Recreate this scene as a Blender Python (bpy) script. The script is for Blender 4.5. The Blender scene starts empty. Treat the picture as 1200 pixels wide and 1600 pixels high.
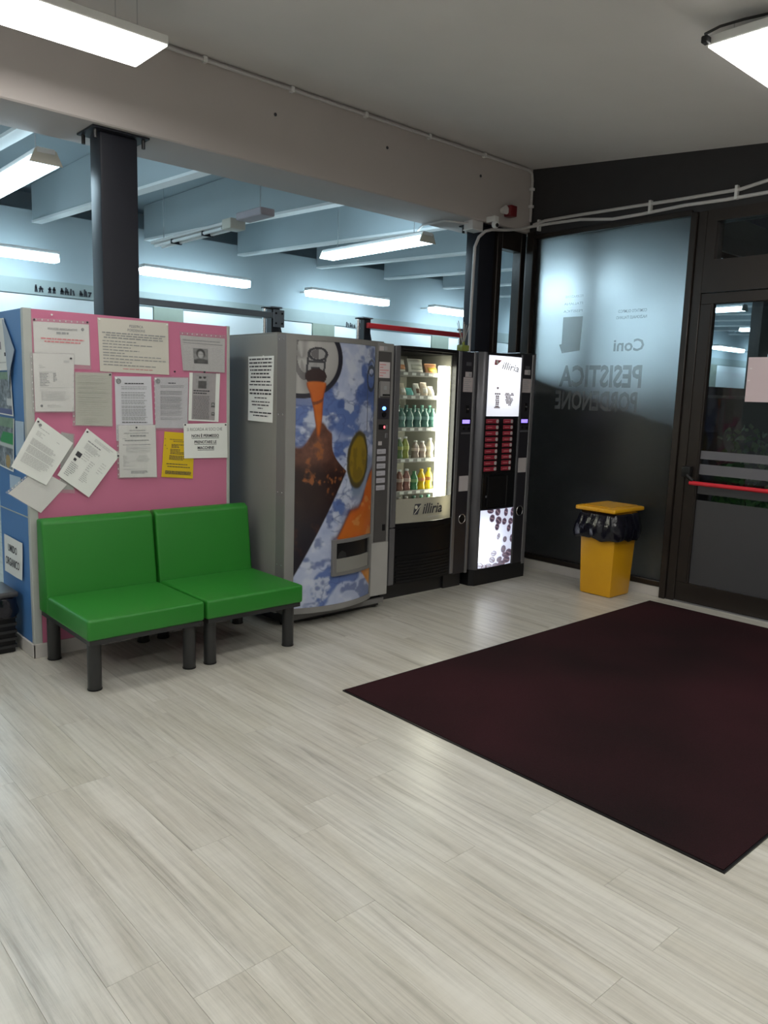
import bpy, bmesh, math, random
import numpy as np
from mathutils import Vector, Matrix
random.seed(7)
SC = bpy.context.scene
COL = SC.collection
# ------------------------------------------------------------------ camera
cam_d = bpy.data.cameras.new('camera')
cam = bpy.data.objects.new('camera', cam_d); COL.objects.link(cam)
cam_d.sensor_fit = 'VERTICAL'; cam_d.sensor_height = 24.0
cam_d.lens = 1221.63 / 1600 * 24.0
yaw, pitch, roll = 0.83637862, -0.15084912, 0.03181677
fw = Vector((math.cos(pitch)*math.cos(yaw), math.cos(pitch)*math.sin(yaw), math.sin(pitch)))
rt = Vector((math.sin(yaw), -math.cos(yaw), 0)); up = rt.cross(fw)
r2 = math.cos(roll)*rt + math.sin(roll)*up; u2 = -math.sin(roll)*rt + math.cos(roll)*up
cam.matrix_world = Matrix(((r2.x, u2.x, -fw.x, 0), (r2.y, u2.y, -fw.y, 0), (r2.z, u2.z, -fw.z, 1.5), (0, 0, 0, 1)))
cam_d.clip_start = 0.05; cam_d.clip_end = 100
SC.camera = cam
# ------------------------------------------------------------------ world (night) and exposure
w = bpy.data.worlds.new('night'); SC.world = w; w.use_nodes = True
w.node_tree.nodes['Background'].inputs[0].default_value = (0.010, 0.013, 0.018, 1)
w.node_tree.nodes['Background'].inputs[1].default_value = 0.35
vs = SC.view_settings
vs.view_transform = 'Standard'; vs.look = 'None'; vs.gamma = 1.0; vs.exposure = 0.0
vs.use_curve_mapping = False
FOYER_L = 17.5          # radiance of the foyer panels
FOYER_C = (1.0, 0.985, 0.93)
GYM_L = 15.5            # radiance of the gym lamps
GYM_C = (0.64, 0.87, 1.0)

# ------------------------------------------------------------------ helpers
class MB:
    """collects shapes into one bmesh"""
    def __init__(s): s.bm = bmesh.new()
    def _new(s, verts, faces):
        vs_ = [s.bm.verts.new(v) for v in verts]
        fs = []
        for f in faces:
            try: fs.append(s.bm.faces.new([vs_[i] for i in f]))
            except ValueError: pass
        return vs_, fs
    def box(s, a, b, bev=0, seg=2):
        x0, y0, z0 = [min(p, q) for p, q in zip(a, b)]; x1, y1, z1 = [max(p, q) for p, q in zip(a, b)]
        v, f = s._new([(x0,y0,z0),(x1,y0,z0),(x1,y1,z0),(x0,y1,z0),(x0,y0,z1),(x1,y0,z1),(x1,y1,z1),(x0,y1,z1)],
                      [(3,2,1,0),(4,5,6,7),(0,1,5,4),(1,2,6,5),(2,3,7,6),(3,0,4,7)])
        if bev > 0:
            es = list({e for q in f for e in q.edges})
            bmesh.ops.bevel(s.bm, geom=es, offset=bev, segments=seg, affect='EDGES', profile=0.6)
        return s
    def prism(s, pts, d, bev=0, seg=2):
        """polygon pts (3D list) extruded by vector d"""
        n = len(pts); d = Vector(d); P = [Vector(p) for p in pts]
        v, f = s._new([tuple(p) for p in P] + [tuple(p+d) for p in P],
                      [tuple(range(n)), tuple(range(2*n-1, n-1, -1))] + [(i, i+n, (i+1) % n + n, (i+1) % n) for i in range(n)])
        if bev > 0:
            es = list({e for q in f for e in q.edges})
            bmesh.ops.bevel(s.bm, geom=es, offset=bev, segments=seg, affect='EDGES', profile=0.6)
        return s
    def tube(s, path, r, n=10, cap=True):
        P = [Vector(p) for p in path]; rings = []
        rr = r if isinstance(r, (list, tuple)) else [r]*len(P)
        ref = None
        for i, p in enumerate(P):
            t = (P[min(i+1, len(P)-1)] - P[max(i-1, 0)]).normalized()
            if ref is None: ref = Vector((0,0,1)) if abs(t.z) < .9 else Vector((1,0,0))
            a = t.cross(ref).normalized(); b = a.cross(t).normalized(); ref = b
            rings.append([s.bm.verts.new(p + rr[i]*(math.cos(2*math.pi*k/n)*a + math.sin(2*math.pi*k/n)*b)) for k in range(n)])
        for i in range(len(rings)-1):
            for k in range(n):
                s.bm.faces.new((rings[i][k], rings[i][(k+1) % n], rings[i+1][(k+1) % n], rings[i+1][k]))
        if cap:
            s.bm.faces.new(rings[0][::-1]); s.bm.faces.new(rings[-1])
        return s
    def cyl(s, a, b, r, n=16): return s.tube([a, b], r, n)
    def lathe(s, c, prof, n=14):
        rings = [[s.bm.verts.new((c[0]+r*math.cos(2*math.pi*k/n), c[1]+r*math.sin(2*math.pi*k/n), c[2]+z)) for k in range(n)] for r, z in prof]
        for i in range(len(rings)-1):
            for k in range(n):
                s.bm.faces.new((rings[i][k], rings[i][(k+1) % n], rings[i+1][(k+1) % n], rings[i+1][k]))
        s.bm.faces.new(rings[0][::-1]); s.bm.faces.new(rings[-1])
        return s
    def sphere(s, c, r, sx=1, sy=1, sz=1, n=12):
        m = Matrix.Translation(c) @ Matrix.Diagonal((sx, sy, sz, 1))
        bmesh.ops.create_uvsphere(s.bm, u_segments=n, v_segments=max(6, n*2//3), radius=r, matrix=m)
        return s
    def torus(s, c, R, r, axis='y', n=20, m=8):
        rings = []
        for i in range(n):
            a = 2*math.pi*i/n; ring = []
            for j in range(m):
                b = 2*math.pi*j/m; q = R + r*math.cos(b); h = r*math.sin(b)
                p = (q*math.cos(a), h, q*math.sin(a)) if axis == 'y' else ((h, q*math.cos(a), q*math.sin(a)) if axis == 'x' else (q*math.cos(a), q*math.sin(a), h))
                ring.append(s.bm.verts.new((c[0]+p[0], c[1]+p[1], c[2]+p[2])))
            rings.append(ring)
        for i in range(n):
            for j in range(m):
                s.bm.faces.new((rings[i][j], rings[(i+1) % n][j], rings[(i+1) % n][(j+1) % m], rings[i][(j+1) % m]))
        return s
    def grid(s, fn, nu, nv):
        V = [[s.bm.verts.new(fn(i/nu, j/nv)) for i in range(nu+1)] for j in range(nv+1)]
        for j in range(nv):
            for i in range(nu):
                s.bm.faces.new((V[j][i], V[j][i+1], V[j+1][i+1], V[j+1][i]))
        return s
    def slab(s, fn, nrm, th, nu, nv):
        """a sheet with thickness: fn(u,v) front points, nrm outward"""
        nrm = Vector(nrm)
        F = [[s.bm.verts.new(fn(i/nu, j/nv)) for i in range(nu+1)] for j in range(nv+1)]
        B = [[s.bm.verts.new(Vector(fn(i/nu, j/nv)) - nrm*th) for i in range(nu+1)] for j in range(nv+1)]
        for j in range(nv):
            for i in range(nu):
                s.bm.faces.new((F[j][i], F[j][i+1], F[j+1][i+1], F[j+1][i]))
                s.bm.faces.new((B[j][i], B[j+1][i], B[j+1][i+1], B[j][i+1]))
        for i in range(nu):
            s.bm.faces.new((F[0][i], B[0][i], B[0][i+1], F[0][i+1])); s.bm.faces.new((F[nv][i], F[nv][i+1], B[nv][i+1], B[nv][i]))
        for j in range(nv):
            s.bm.faces.new((F[j][0], F[j+1][0], B[j+1][0], B[j][0])); s.bm.faces.new((F[j][nu], B[j][nu], B[j+1][nu], F[j+1][nu]))
        return s

def wloc(p):
    v = Vector((0,0,0))
    while p is not None: v += p.location; p = p.parent
    return v
def obj(name, mb, mat, parent=None, smooth=False, recalc=True):
    me = bpy.data.meshes.new(name)
    bm = mb.bm
    if recalc: bmesh.ops.recalc_face_normals(bm, faces=bm.faces[:])
    off = wloc(parent)
    if off.length > 0:
        for v in bm.verts: v.co -= off
    bm.to_mesh(me); bm.free()
    if smooth:
        me.polygons.foreach_set('use_smooth', [True]*len(me.polygons))
        if smooth != 'all':
            try: me.set_sharp_from_angle(angle=math.radians(40))
            except Exception: pass
    if mat is not None: me.materials.append(mat)
    o = bpy.data.objects.new(name, me); COL.objects.link(o)
    if parent is not None: o.parent = parent
    return o
def thing(name, label=None, cat=None, loc=(0,0,0), group=None):
    o = bpy.data.objects.new(name, None); COL.objects.link(o); o.location = loc
    o.empty_display_size = .05
    if label: o['label'] = label
    if cat: o['category'] = cat
    if group: o['group'] = group
    return o
def tag(o, label, cat, group=None):
    o['label'] = label; o['category'] = cat
    if group: o['group'] = group
    return o
def struct(o, label=None):
    o['kind'] = 'structure'
    if label: o['label'] = label
    return o
def copy_tree(o, parent=None, loc=None):
    c = o.copy(); COL.objects.link(c)
    if parent is not None: c.parent = parent
    if loc is not None: c.location = loc
    for ch in o.children: copy_tree(ch, c)
    return c

# ------------------------------------------------------------------ materials
MATS = {}
def pbr(name, col, rough=.5, metal=0., var=.08, scale=9., bump=0., bscale=60., spec=.5, coat=0.):
    if name in MATS: return MATS[name]
    m = bpy.data.materials.new(name); m.use_nodes = True; nt = m.node_tree; N = nt.nodes; L = nt.links
    b = N['Principled BSDF']
    tc = N.new('ShaderNodeTexCoord'); nz = N.new('ShaderNodeTexNoise'); nz.inputs['Scale'].default_value = scale; nz.inputs['Detail'].default_value = 4
    L.new(tc.outputs['Object'], nz.inputs['Vector'])
    mx = N.new('ShaderNodeMix'); mx.data_type = 'RGBA'
    mx.inputs['A'].default_value = tuple(c*(1-var) for c in col)+(1,); mx.inputs['B'].default_value = tuple(min(1, c*(1+var)) for c in col)+(1,)
    L.new(nz.outputs['Fac'], mx.inputs['Factor']); L.new(mx.outputs['Result'], b.inputs['Base Color'])
    b.inputs['Roughness'].default_value = rough; b.inputs['Metallic'].default_value = metal
    b.inputs['Specular IOR Level'].default_value = spec
    if coat: b.inputs['Coat Weight'].default_value = coat
    if bump:
        n2 = N.new('ShaderNodeTexNoise'); n2.inputs['Scale'].default_value = bscale; n2.inputs['Detail'].default_value = 3
        L.new(tc.outputs['Object'], n2.inputs['Vector'])
        bp = N.new('ShaderNodeBump'); bp.inputs['Strength'].default_value = bump; bp.inputs['Distance'].default_value = .01
        L.new(n2.outputs['Fac'], bp.inputs['Height']); L.new(bp.outputs['Normal'], b.inputs['Normal'])
    MATS[name] = m
    return m
def emit(name, col, strength):
    if name in MATS: return MATS[name]
    m = bpy.data.materials.new(name); m.use_nodes = True; b = m.node_tree.nodes['Principled BSDF']
    b.inputs['Base Color'].default_value = (.8,.8,.8,1)
    b.inputs['Emission Color'].default_value = tuple(col)+(1,); b.inputs['Emission Strength'].default_value = strength
    MATS[name] = m
    return m
def printed(name, rough=.5, glow=0., coat=0.):
    """flat print: the colours are the ink, plus hot spots on backlit sheets, stored per vertex"""
    if name in MATS: return MATS[name]
    m = bpy.data.materials.new(name); m.use_nodes = True; nt = m.node_tree; b = nt.nodes['Principled BSDF']
    a = nt.nodes.new('ShaderNodeAttribute'); a.attribute_name = 'ink'
    nt.links.new(a.outputs['Color'], b.inputs['Base Color']); b.inputs['Roughness'].default_value = rough
    if coat: b.inputs['Coat Weight'].default_value = coat
    if glow:
        nt.links.new(a.outputs['Color'], b.inputs['Emission Color']); b.inputs['Emission Strength'].default_value = glow
    MATS[name] = m
    return m
def glassy(name, tint=(.9,.95,.95), refl=.10, haze=0.0, hazecol=(.5,.5,.5), rough=0.0):
    """a pane: clear transmission + mirror reflection (+ faint film)"""
    if name in MATS: return MATS[name]
    m = bpy.data.materials.new(name); m.use_nodes = True; nt = m.node_tree; N = nt.nodes; L = nt.links
    N.remove(N['Principled BSDF']); out = N['Material Output']
    tr = N.new('ShaderNodeBsdfTransparent'); tr.inputs[0].default_value = tuple(tint)+(1,)
    gl = N.new('ShaderNodeBsdfGlossy'); gl.inputs['Roughness'].default_value = rough; gl.inputs[0].default_value = (1,1,1,1)
    lw = N.new('ShaderNodeLayerWeight'); lw.inputs['Blend'].default_value = .5
    pw = N.new('ShaderNodeMath'); pw.operation = 'POWER'; pw.inputs[1].default_value = 5; L.new(lw.outputs['Facing'], pw.inputs[0])
    mul = N.new('ShaderNodeMath'); mul.operation = 'MULTIPLY_ADD'; mul.inputs[1].default_value = .8; mul.inputs[2].default_value = refl
    mul.use_clamp = True
    L.new(pw.outputs[0], mul.inputs[0])
    mix = N.new('ShaderNodeMixShader'); L.new(mul.outputs[0], mix.inputs[0]); L.new(tr.outputs[0], mix.inputs[1]); L.new(gl.outputs[0], mix.inputs[2])
    last = mix
    if haze:
        df = N.new('ShaderNodeBsdfDiffuse'); df.inputs[0].default_value = tuple(hazecol)+(1,)
        m2 = N.new('ShaderNodeMixShader'); m2.inputs[0].default_value = haze
        L.new(mix.outputs[0], m2.inputs[1]); L.new(df.outputs[0], m2.inputs[2]); last = m2
    L.new(last.outputs[0], out.inputs[0])
    MATS[name] = m
    return m
def frosted(name, col, rough, dif, difcol):
    """frosted film: rough transmission with a little diffuse body"""
    m = bpy.data.materials.new(name); m.use_nodes = True; nt = m.node_tree; N = nt.nodes; L = nt.links
    N.remove(N['Principled BSDF']); out = N['Material Output']
    rf = N.new('ShaderNodeBsdfRefraction'); rf.inputs['Color'].default_value = tuple(col)+(1,); rf.inputs['Roughness'].default_value = rough; rf.inputs['IOR'].default_value = 1.12
    nz = N.new('ShaderNodeTexNoise'); nz.inputs['Scale'].default_value = 40; tc = N.new('ShaderNodeTexCoord'); L.new(tc.outputs['Object'], nz.inputs['Vector'])
    mp = N.new('ShaderNodeMapRange'); mp.inputs[3].default_value = rough*.92; mp.inputs[4].default_value = rough*1.08
    L.new(nz.outputs['Fac'], mp.inputs[0]); L.new(mp.outputs[0], rf.inputs['Roughness'])
    gl = N.new('ShaderNodeBsdfGlossy'); gl.inputs['Roughness'].default_value = .3; gl.inputs[0].default_value = (.6,.6,.6,1)
    df = N.new('ShaderNodeBsdfDiffuse'); df.inputs[0].default_value = tuple(difcol)+(1,)
    m1 = N.new('ShaderNodeMixShader'); m1.inputs[0].default_value = dif; L.new(rf.outputs[0], m1.inputs[1]); L.new(df.outputs[0], m1.inputs[2])
    m2 = N.new('ShaderNodeMixShader'); m2.inputs[0].default_value = .03; L.new(m1.outputs[0], m2.inputs[1]); L.new(gl.outputs[0], m2.inputs[2])
    L.new(m2.outputs[0], out.inputs[0])
    return m

M_ceil = pbr('ceiling_paint', (.74,.71,.70), .9, bump=.08, bscale=40, var=.04, scale=3)
M_beam = pbr('beam_paint', (.52,.475,.46), .85, bump=.06, bscale=30, var=.04, scale=2)
M_wall = pbr('white_wall_paint', (.72,.71,.68), .85, bump=.05)
M_dark = pbr('charcoal_wall_paint', (.030,.028,.030), .7, bump=.06, bscale=50, var=.15)
M_frame = pbr('dark_bronze_aluminium', (.028,.022,.019), .33, .35, var=.12)
M_base = pbr('baseboard_grey_white', (.52,.50,.48), .45)
M_steel = pbr('column_paint', (.016,.017,.024), .45, .0, var=.1, spec=.25)
M_gym = pbr('gym_wall_paint', (.49,.56,.59), .8, bump=.04, var=.05, scale=2)
M_gymband = pbr('gym_band_paint', (.38,.43,.42), .8, var=.06)
M_gymwhite = pbr('gym_white_panel', (.92,.94,.94), .7, var=.02)
M_olive = pbr('olive_pier_paint', (.30,.33,.27), .8)
M_roof = pbr('gym_roof_paint', (.38,.45,.49), .85, var=.06, scale=2)
M_darkgap = pbr('roof_gap_shade', (.34,.38,.41), .9)
M_pink = pbr('pink_panel_laminate', (.56,.17,.29), .55, var=.03, bump=.03)
M_blue = pbr('blue_panel_laminate', (.06,.19,.46), .5, var=.05)
M_grey = pbr('grey_edge_profile', (.42,.44,.42), .5)
M_paper = pbr('white_paper', (.78,.80,.78), .75, var=.02)
M_paperw = pbr('ivory_paper', (.60,.58,.52), .75, var=.03)
M_paperg = pbr('greenish_paper', (.52,.54,.46), .75, var=.05)
M_news = pbr('newsprint', (.36,.34,.35), .85, var=.12, scale=40)
M_yellow = pbr('yellow_paper', (.70,.48,.01), .7, var=.03)
M_ink = pbr('ink_dark', (.05,.05,.06), .8)
M_inkg = pbr('ink_grey', (.30,.31,.32), .8)
M_inkl = pbr('ink_pale_grey', (.50,.51,.51), .8)
M_inkc = pbr('ink_olive_grey', (.34,.36,.31), .8)
M_inkr = pbr('ink_red', (.62,.25,.27), .8)
M_pin = pbr('pin_dark', (.03,.03,.04), .4)
M_pinw = pbr('pin_white', (.85,.85,.85), .4)
M_pouch = glassy('plastic_pouch', (.98,.98,.98), .035, .10, (.85,.8,.82), .08)
M_green = pbr('green_vinyl', (.018,.195,.020), .42, var=.06, scale=5, bump=.05, bscale=220)
M_black = pbr('black_plastic', (.007,.007,.008), .35, var=.15, spec=.3)
M_blackm = pbr('black_matt_metal', (.018,.018,.020), .5, var=.15)
M_leg = pbr('black_leg_paint', (.022,.023,.024), .38, var=.2)
M_cab = pbr('grey_cabinet_paint', (.235,.232,.215), .42, var=.04, bump=.02)
M_cabd = pbr('grey_door_edge', (.165,.162,.160), .42, var=.04)
M_alu = pbr('brushed_aluminium_strip', (.22,.22,.235), .35, .6, var=.1, scale=20)
M_alud = pbr('dark_anodised_strip', (.13,.13,.145), .38, .5, var=.1)
M_chrome = pbr('chrome', (.7,.7,.72), .15, 1.)
M_btn = pbr('button_grey', (.40,.39,.43), .5)
M_lab = pbr('small_label', (.44,.41,.42), .6)
M_red = pbr('red_paint', (.62,.02,.035), .4)
M_redbtn = pbr('red_button', (.30,.025,.045), .4)
M_binyel = pbr('yellow_bin_plastic', (.66,.33,.006), .38, var=.03)
M_bag = pbr('black_bin_liner', (.006,.006,.012), .16, var=.3, bump=.5, bscale=18)
M_white = pbr('white_plastic', (.75,.75,.74), .4)
M_pipe = pbr('white_conduit', (.55,.53,.53), .5)
M_siren = pbr('siren_red', (.16,.015,.02), .4)
M_cream = pbr('cream_end_cap', (.62,.60,.52), .5)
M_clear = glassy('clear_glass', (.94,.96,.97), .03)
M_doorglass = glassy('door_glass', (.86,.89,.90), .03)
M_vglass = glassy('vending_glass', (.95,.97,.96), .025)
M_film = frosted('frosted_film', (.95,.96,.96), .74, .06, (.12,.125,.13))
M_filmdoor = pbr('door_film_satin', (.050,.050,.055), .45, var=.05)
M_filmband = pbr('door_film_band', (.12,.12,.135), .5, var=.05)
M_letter = pbr('film_lettering', (.17,.18,.19), .7)
def _thin(m, k):
    nt = m.node_tree; b = nt.nodes['Principled BSDF']; out = nt.nodes['Material Output']; t_ = nt.nodes.new('ShaderNodeBsdfTransparent')
    mx = nt.nodes.new('ShaderNodeMixShader'); mx.inputs[0].default_value = k
    nt.links.new(b.outputs[0], mx.inputs[1]); nt.links.new(t_.outputs[0], mx.inputs[2]); nt.links.new(mx.outputs[0], out.inputs[0])
_thin(M_letter, .5)
def translucent(name, col, k):
    m = pbr(name, col, .45); nt = m.node_tree; b = nt.nodes['Principled BSDF']; out = nt.nodes['Material Output']
    t_ = nt.nodes.new('ShaderNodeBsdfTranslucent'); t_.inputs[0].default_value = tuple(col)+(1,)
    mx = nt.nodes.new('ShaderNodeMixShader'); mx.inputs[0].default_value = k
    nt.links.new(b.outputs[0], mx.inputs[1]); nt.links.new(t_.outputs[0], mx.inputs[2]); nt.links.new(mx.outputs[0], out.inputs[0])
    return m
def floor_mat():
    m = bpy.data.materials.new('whitewashed_wood_vinyl'); m.use_nodes = True; nt = m.node_tree; N = nt.nodes; L = nt.links
    b = N['Principled BSDF']
    geo = N.new('ShaderNodeNewGeometry'); oi = N.new('ShaderNodeObjectInfo')
    off = N.new('ShaderNodeVectorMath'); off.operation = 'SCALE'; off.inputs['Scale'].default_value = 37.
    cmb = N.new('ShaderNodeCombineXYZ'); L.new(oi.outputs['Random'], cmb.inputs[0]); L.new(oi.outputs['Random'], cmb.inputs[1]); L.new(oi.outputs['Random'], cmb.inputs[2])
    L.new(cmb.outputs[0], off.inputs[0])
    add = N.new('ShaderNodeVectorMath'); L.new(geo.outputs['Position'], add.inputs[0]); L.new(off.outputs[0], add.inputs[1])
    def noise(sx, sy, det, rough, dist=0):
        mp = N.new('ShaderNodeMapping'); mp.inputs['Scale'].default_value = (sx, sy, 1); L.new(add.outputs[0], mp.inputs[0])
        n = N.new('ShaderNodeTexNoise'); n.inputs['Scale'].default_value = 1; n.inputs['Detail'].default_value = det; n.inputs['Roughness'].default_value = rough
        n.inputs['Distortion'].default_value = dist
        L.new(mp.outputs[0], n.inputs['Vector']); return n
    n1 = noise(34, 1.5, 7, .66, .6); n2 = noise(8, .9, 4, .6, .4); n3 = noise(5, 45, 3, .6)
    r1 = N.new('ShaderNodeValToRGB'); e = r1.color_ramp.elements
    e[0].position = .28; e[0].color = (.34,.32,.285,1); e[1].position = .58; e[1].color = (.60,.585,.535,1)
    k = r1.color_ramp.elements.new(.42); k.color = (.505,.49,.445,1)
    L.new(n1.outputs['Fac'], r1.inputs[0])
    r2_ = N.new('ShaderNodeValToRGB'); e = r2_.color_ramp.elements
    e[0].position = .33; e[0].color = (.85,.835,.80,1); e[1].position = .62; e[1].color = (1,1,1,1)
    L.new(n2.outputs['Fac'], r2_.inputs[0])
    m1 = N.new('ShaderNodeMix'); m1.data_type = 'RGBA'; m1.blend_type = 'MULTIPLY'; m1.inputs['Factor'].default_value = 1
    L.new(r1.outputs[0], m1.inputs['A']); L.new(r2_.outputs[0], m1.inputs['B'])
    r3 = N.new('ShaderNodeMapRange'); r3.inputs[1].default_value = .3; r3.inputs[2].default_value = .6; r3.inputs[3].default_value = .965; r3.inputs[4].default_value = 1.0
    L.new(n3.outputs['Fac'], r3.inputs[0])
    n4 = noise(95, 2.6, 5, .7, .8)
    r4 = N.new('ShaderNodeMapRange'); r4.inputs[1].default_value = .30; r4.inputs[2].default_value = .47; r4.inputs[3].default_value = .80; r4.inputs[4].default_value = 1.0
    L.new(n4.outputs['Fac'], r4.inputs[0])
    mu0 = N.new('ShaderNodeMath'); mu0.operation = 'MULTIPLY'; L.new(r3.outputs[0], mu0.inputs[0]); L.new(r4.outputs[0], mu0.inputs[1])
    rv = N.new('ShaderNodeMapRange'); rv.inputs[3].default_value = .955; rv.inputs[4].default_value = 1.03; L.new(oi.outputs['Random'], rv.inputs[0])
    mu = N.new('ShaderNodeMath'); mu.operation = 'MULTIPLY'; L.new(mu0.outputs[0], mu.inputs[0]); L.new(rv.outputs[0], mu.inputs[1])
    m2 = N.new('ShaderNodeMix'); m2.data_type = 'RGBA'; m2.blend_type = 'MULTIPLY'; m2.inputs['Factor'].default_value = 1
    L.new(m1.outputs['Result'], m2.inputs['A']); L.new(mu.outputs[0], m2.inputs['B']); L.new(m2.outputs['Result'], b.inputs['Base Color'])
    b.inputs['Roughness'].default_value = .28
    bp = N.new('ShaderNodeBump'); bp.inputs['Strength'].default_value = .05; bp.inputs['Distance'].default_value = .004
    L.new(n1.outputs['Fac'], bp.inputs['Height']); L.new(bp.outputs['Normal'], b.inputs['Normal'])
    return m
M_floor = floor_mat()
M_joint = pbr('floor_joint', (.30,.285,.255), .7)
def carpet_mat():
    m = bpy.data.materials.new('maroon_carpet_pile'); m.use_nodes = True; nt = m.node_tree; N = nt.nodes; L = nt.links
    b = N['Principled BSDF']; tc = N.new('ShaderNodeTexCoord')
    n1 = N.new('ShaderNodeTexNoise'); n1.inputs['Scale'].default_value = 260; n1.inputs['Detail'].default_value = 3
    n2 = N.new('ShaderNodeTexNoise'); n2.inputs['Scale'].default_value = .9; n2.inputs['Detail'].default_value = 2
    for n in (n1, n2): L.new(tc.outputs['Object'], n.inputs['Vector'])
    r = N.new('ShaderNodeValToRGB'); e = r.color_ramp.elements
    e[0].position = .35; e[0].color = (.0095,.0065,.007,1); e[1].position = .70; e[1].color = (.038,.0115,.0155,1)
    mm = N.new('ShaderNodeMath'); mm.operation = 'MULTIPLY_ADD'; mm.inputs[1].default_value = .7; L.new(n2.outputs['Fac'], mm.inputs[0])
    m3 = N.new('ShaderNodeMath'); m3.operation = 'MULTIPLY'; m3.inputs[1].default_value = .35; L.new(n1.outputs['Fac'], m3.inputs[0]); L.new(m3.outputs[0], mm.inputs[2])
    L.new(mm.outputs[0], r.inputs[0]); L.new(r.outputs[0], b.inputs['Base Color']); b.inputs['Roughness'].default_value = .95; b.inputs['Specular IOR Level'].default_value = .1
    bp = N.new('ShaderNodeBump'); bp.inputs['Strength'].default_value = .6; bp.inputs['Distance'].default_value = .006
    L.new(n1.outputs['Fac'], bp.inputs['Height']); L.new(bp.outputs['Normal'], b.inputs['Normal'])
    return m
M_mat = carpet_mat()
M_foyerlamp2 = emit('foyer_diffuser_dim', FOYER_C, FOYER_L*.72)  # same diffuser, dimmed so the nearby beam gets less light
M_foyerlamp = emit('foyer_diffuser', FOYER_C, FOYER_L)
M_gymlamp = emit('gym_diffuser', GYM_C, GYM_L)
M_tube = emit('snack_tube_light', (1.0,.96,.80), 13.0)
M_ledblue = emit('blue_led', (.05,.25,1.0), 5.0)
M_ledred = emit('red_led', (1.0,.03,.08), 1.6)
M_lcd = emit('violet_display', (.22,.12,1.0), 1.3)
M_print = printed('poster_print', .35, coat=.15)
M_back = printed('backlit_print', .4, glow=1.6)
M_photo = printed('photo_print', .5)

# ------------------------------------------------------------------ print helpers (numpy)
def vnoise(x, y, seed=0):
    def h(i, j):
        n = (i*374761393 + j*668265263 + seed*69069) & 0x7fffffff
        n = (n ^ (n >> 13)) * 1274126177 & 0x7fffffff
        return ((n ^ (n >> 16)) & 0xffff) / 65535.
    xi = np.floor(x).astype(np.int64); yi = np.floor(y).astype(np.int64); fx = x-xi; fy = y-yi
    fx = fx*fx*(3-2*fx); fy = fy*fy*(3-2*fy)
    return (h(xi,yi)*(1-fx)+h(xi+1,yi)*fx)*(1-fy)+(h(xi,yi+1)*(1-fx)+h(xi+1,yi+1)*fx)*fy
def fbm(x, y, o=4, seed=0):
    s = 0; a = .5; t = 0
    for k in range(o):
        s = s + a*vnoise(x*2**k, y*2**k, seed+k*17); t += a; a *= .5
    return s/t
def sst(a, b, x):
    t = np.clip((x-a)/(b-a+1e-9), 0, 1); return t*t*(3-2*t)
def lerp3(A, B, t): return A*(1-t[..., None]) + np.array(B)*t[..., None]
def inkpanel(name, parent, mat, fn3, nu, nv, paint, nrm=(0,-1,0), th=.001):
    """a printed sheet: fn3(u,v) -> point (v from the top), paint(U,V) -> rgb array"""
    u = np.linspace(0, 1, nu+1); v = np.linspace(0, 1, nv+1); U, V = np.meshgrid(u, v)
    C = paint(U, V)
    off = wloc(parent)
    P = np.array([[tuple(Vector(fn3(a, b))-off) for a in u] for b in v]).reshape(-1, 3)
    me = bpy.data.meshes.new(name)
    idx = np.arange((nu+1)*(nv+1)).reshape(nv+1, nu+1)
    F = np.stack([idx[:-1,:-1], idx[1:,:-1], idx[1:,1:], idx[:-1,1:]], -1).reshape(-1, 4)
    me.from_pydata(P.tolist(), [], F.tolist())
    at = me.color_attributes.new('ink', 'FLOAT_COLOR', 'POINT')
    rgba = np.ones(((nu+1)*(nv+1), 4), np.float32); rgba[:, :3] = np.clip(C.reshape(-1, 3), 0, 1)
    at.data.foreach_set('color', rgba.ravel())
    me.polygons.foreach_set('use_smooth', [True]*len(me.polygons))
    me.materials.append(mat)
    o = bpy.data.objects.new(name, me); COL.objects.link(o); o.parent = parent
    return o
def text(name, s, parent, mat, origin, xd, ud, size, width=None, bold=0., shear=0., th=.0008, align='LEFT', space=1., mapper=None):
    cu = bpy.data.curves.new(name, 'FONT'); cu.body = s; cu.size = 1.0; cu.offset = bold; cu.shear = shear; cu.align_x = 'LEFT'; cu.resolution_u = 2
    cu.space_character = space
    o = bpy.data.objects.new('tmp', cu); COL.objects.link(o)
    dg = bpy.context.evaluated_depsgraph_get(); dg.update()
    me = bpy.data.meshes.new_from_object(o.evaluated_get(dg))
    bpy.data.objects.remove(o); bpy.data.curves.remove(cu)
    xs = [v.co.x for v in me.vertices]; ys = [v.co.y for v in me.vertices]
    x0, x1, y0, y1 = min(xs), max(xs), min(ys), max(ys)
    sy = size/(y1-y0); sx = sy if width is None else width/(x1-x0)
    xd = Vector(xd).normalized(); ud = Vector(ud).normalized()
    off = wloc(parent); W = (x1-x0)*sx
    o0 = Vector(origin) - off - (xd*(W/2) if align == 'CENTER' else Vector())
    for v in me.vertices:
        x = (v.co.x-x0)*sx; y = (v.co.y-y0)*sy; v.co = (Vector(mapper(x/W, y/size))-off) if mapper else o0 + xd*x + ud*y
    me.name = name; me.materials.clear(); me.materials.append(mat)
    ob = bpy.data.objects.new(name, me); COL.objects.link(ob); ob.parent = parent
    return ob

# ================================================================== STRUCTURE
XW = 5.575; YB = 4.42
def ceil_z(y): return 3.418 + .0916*(y-4.421)
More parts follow.
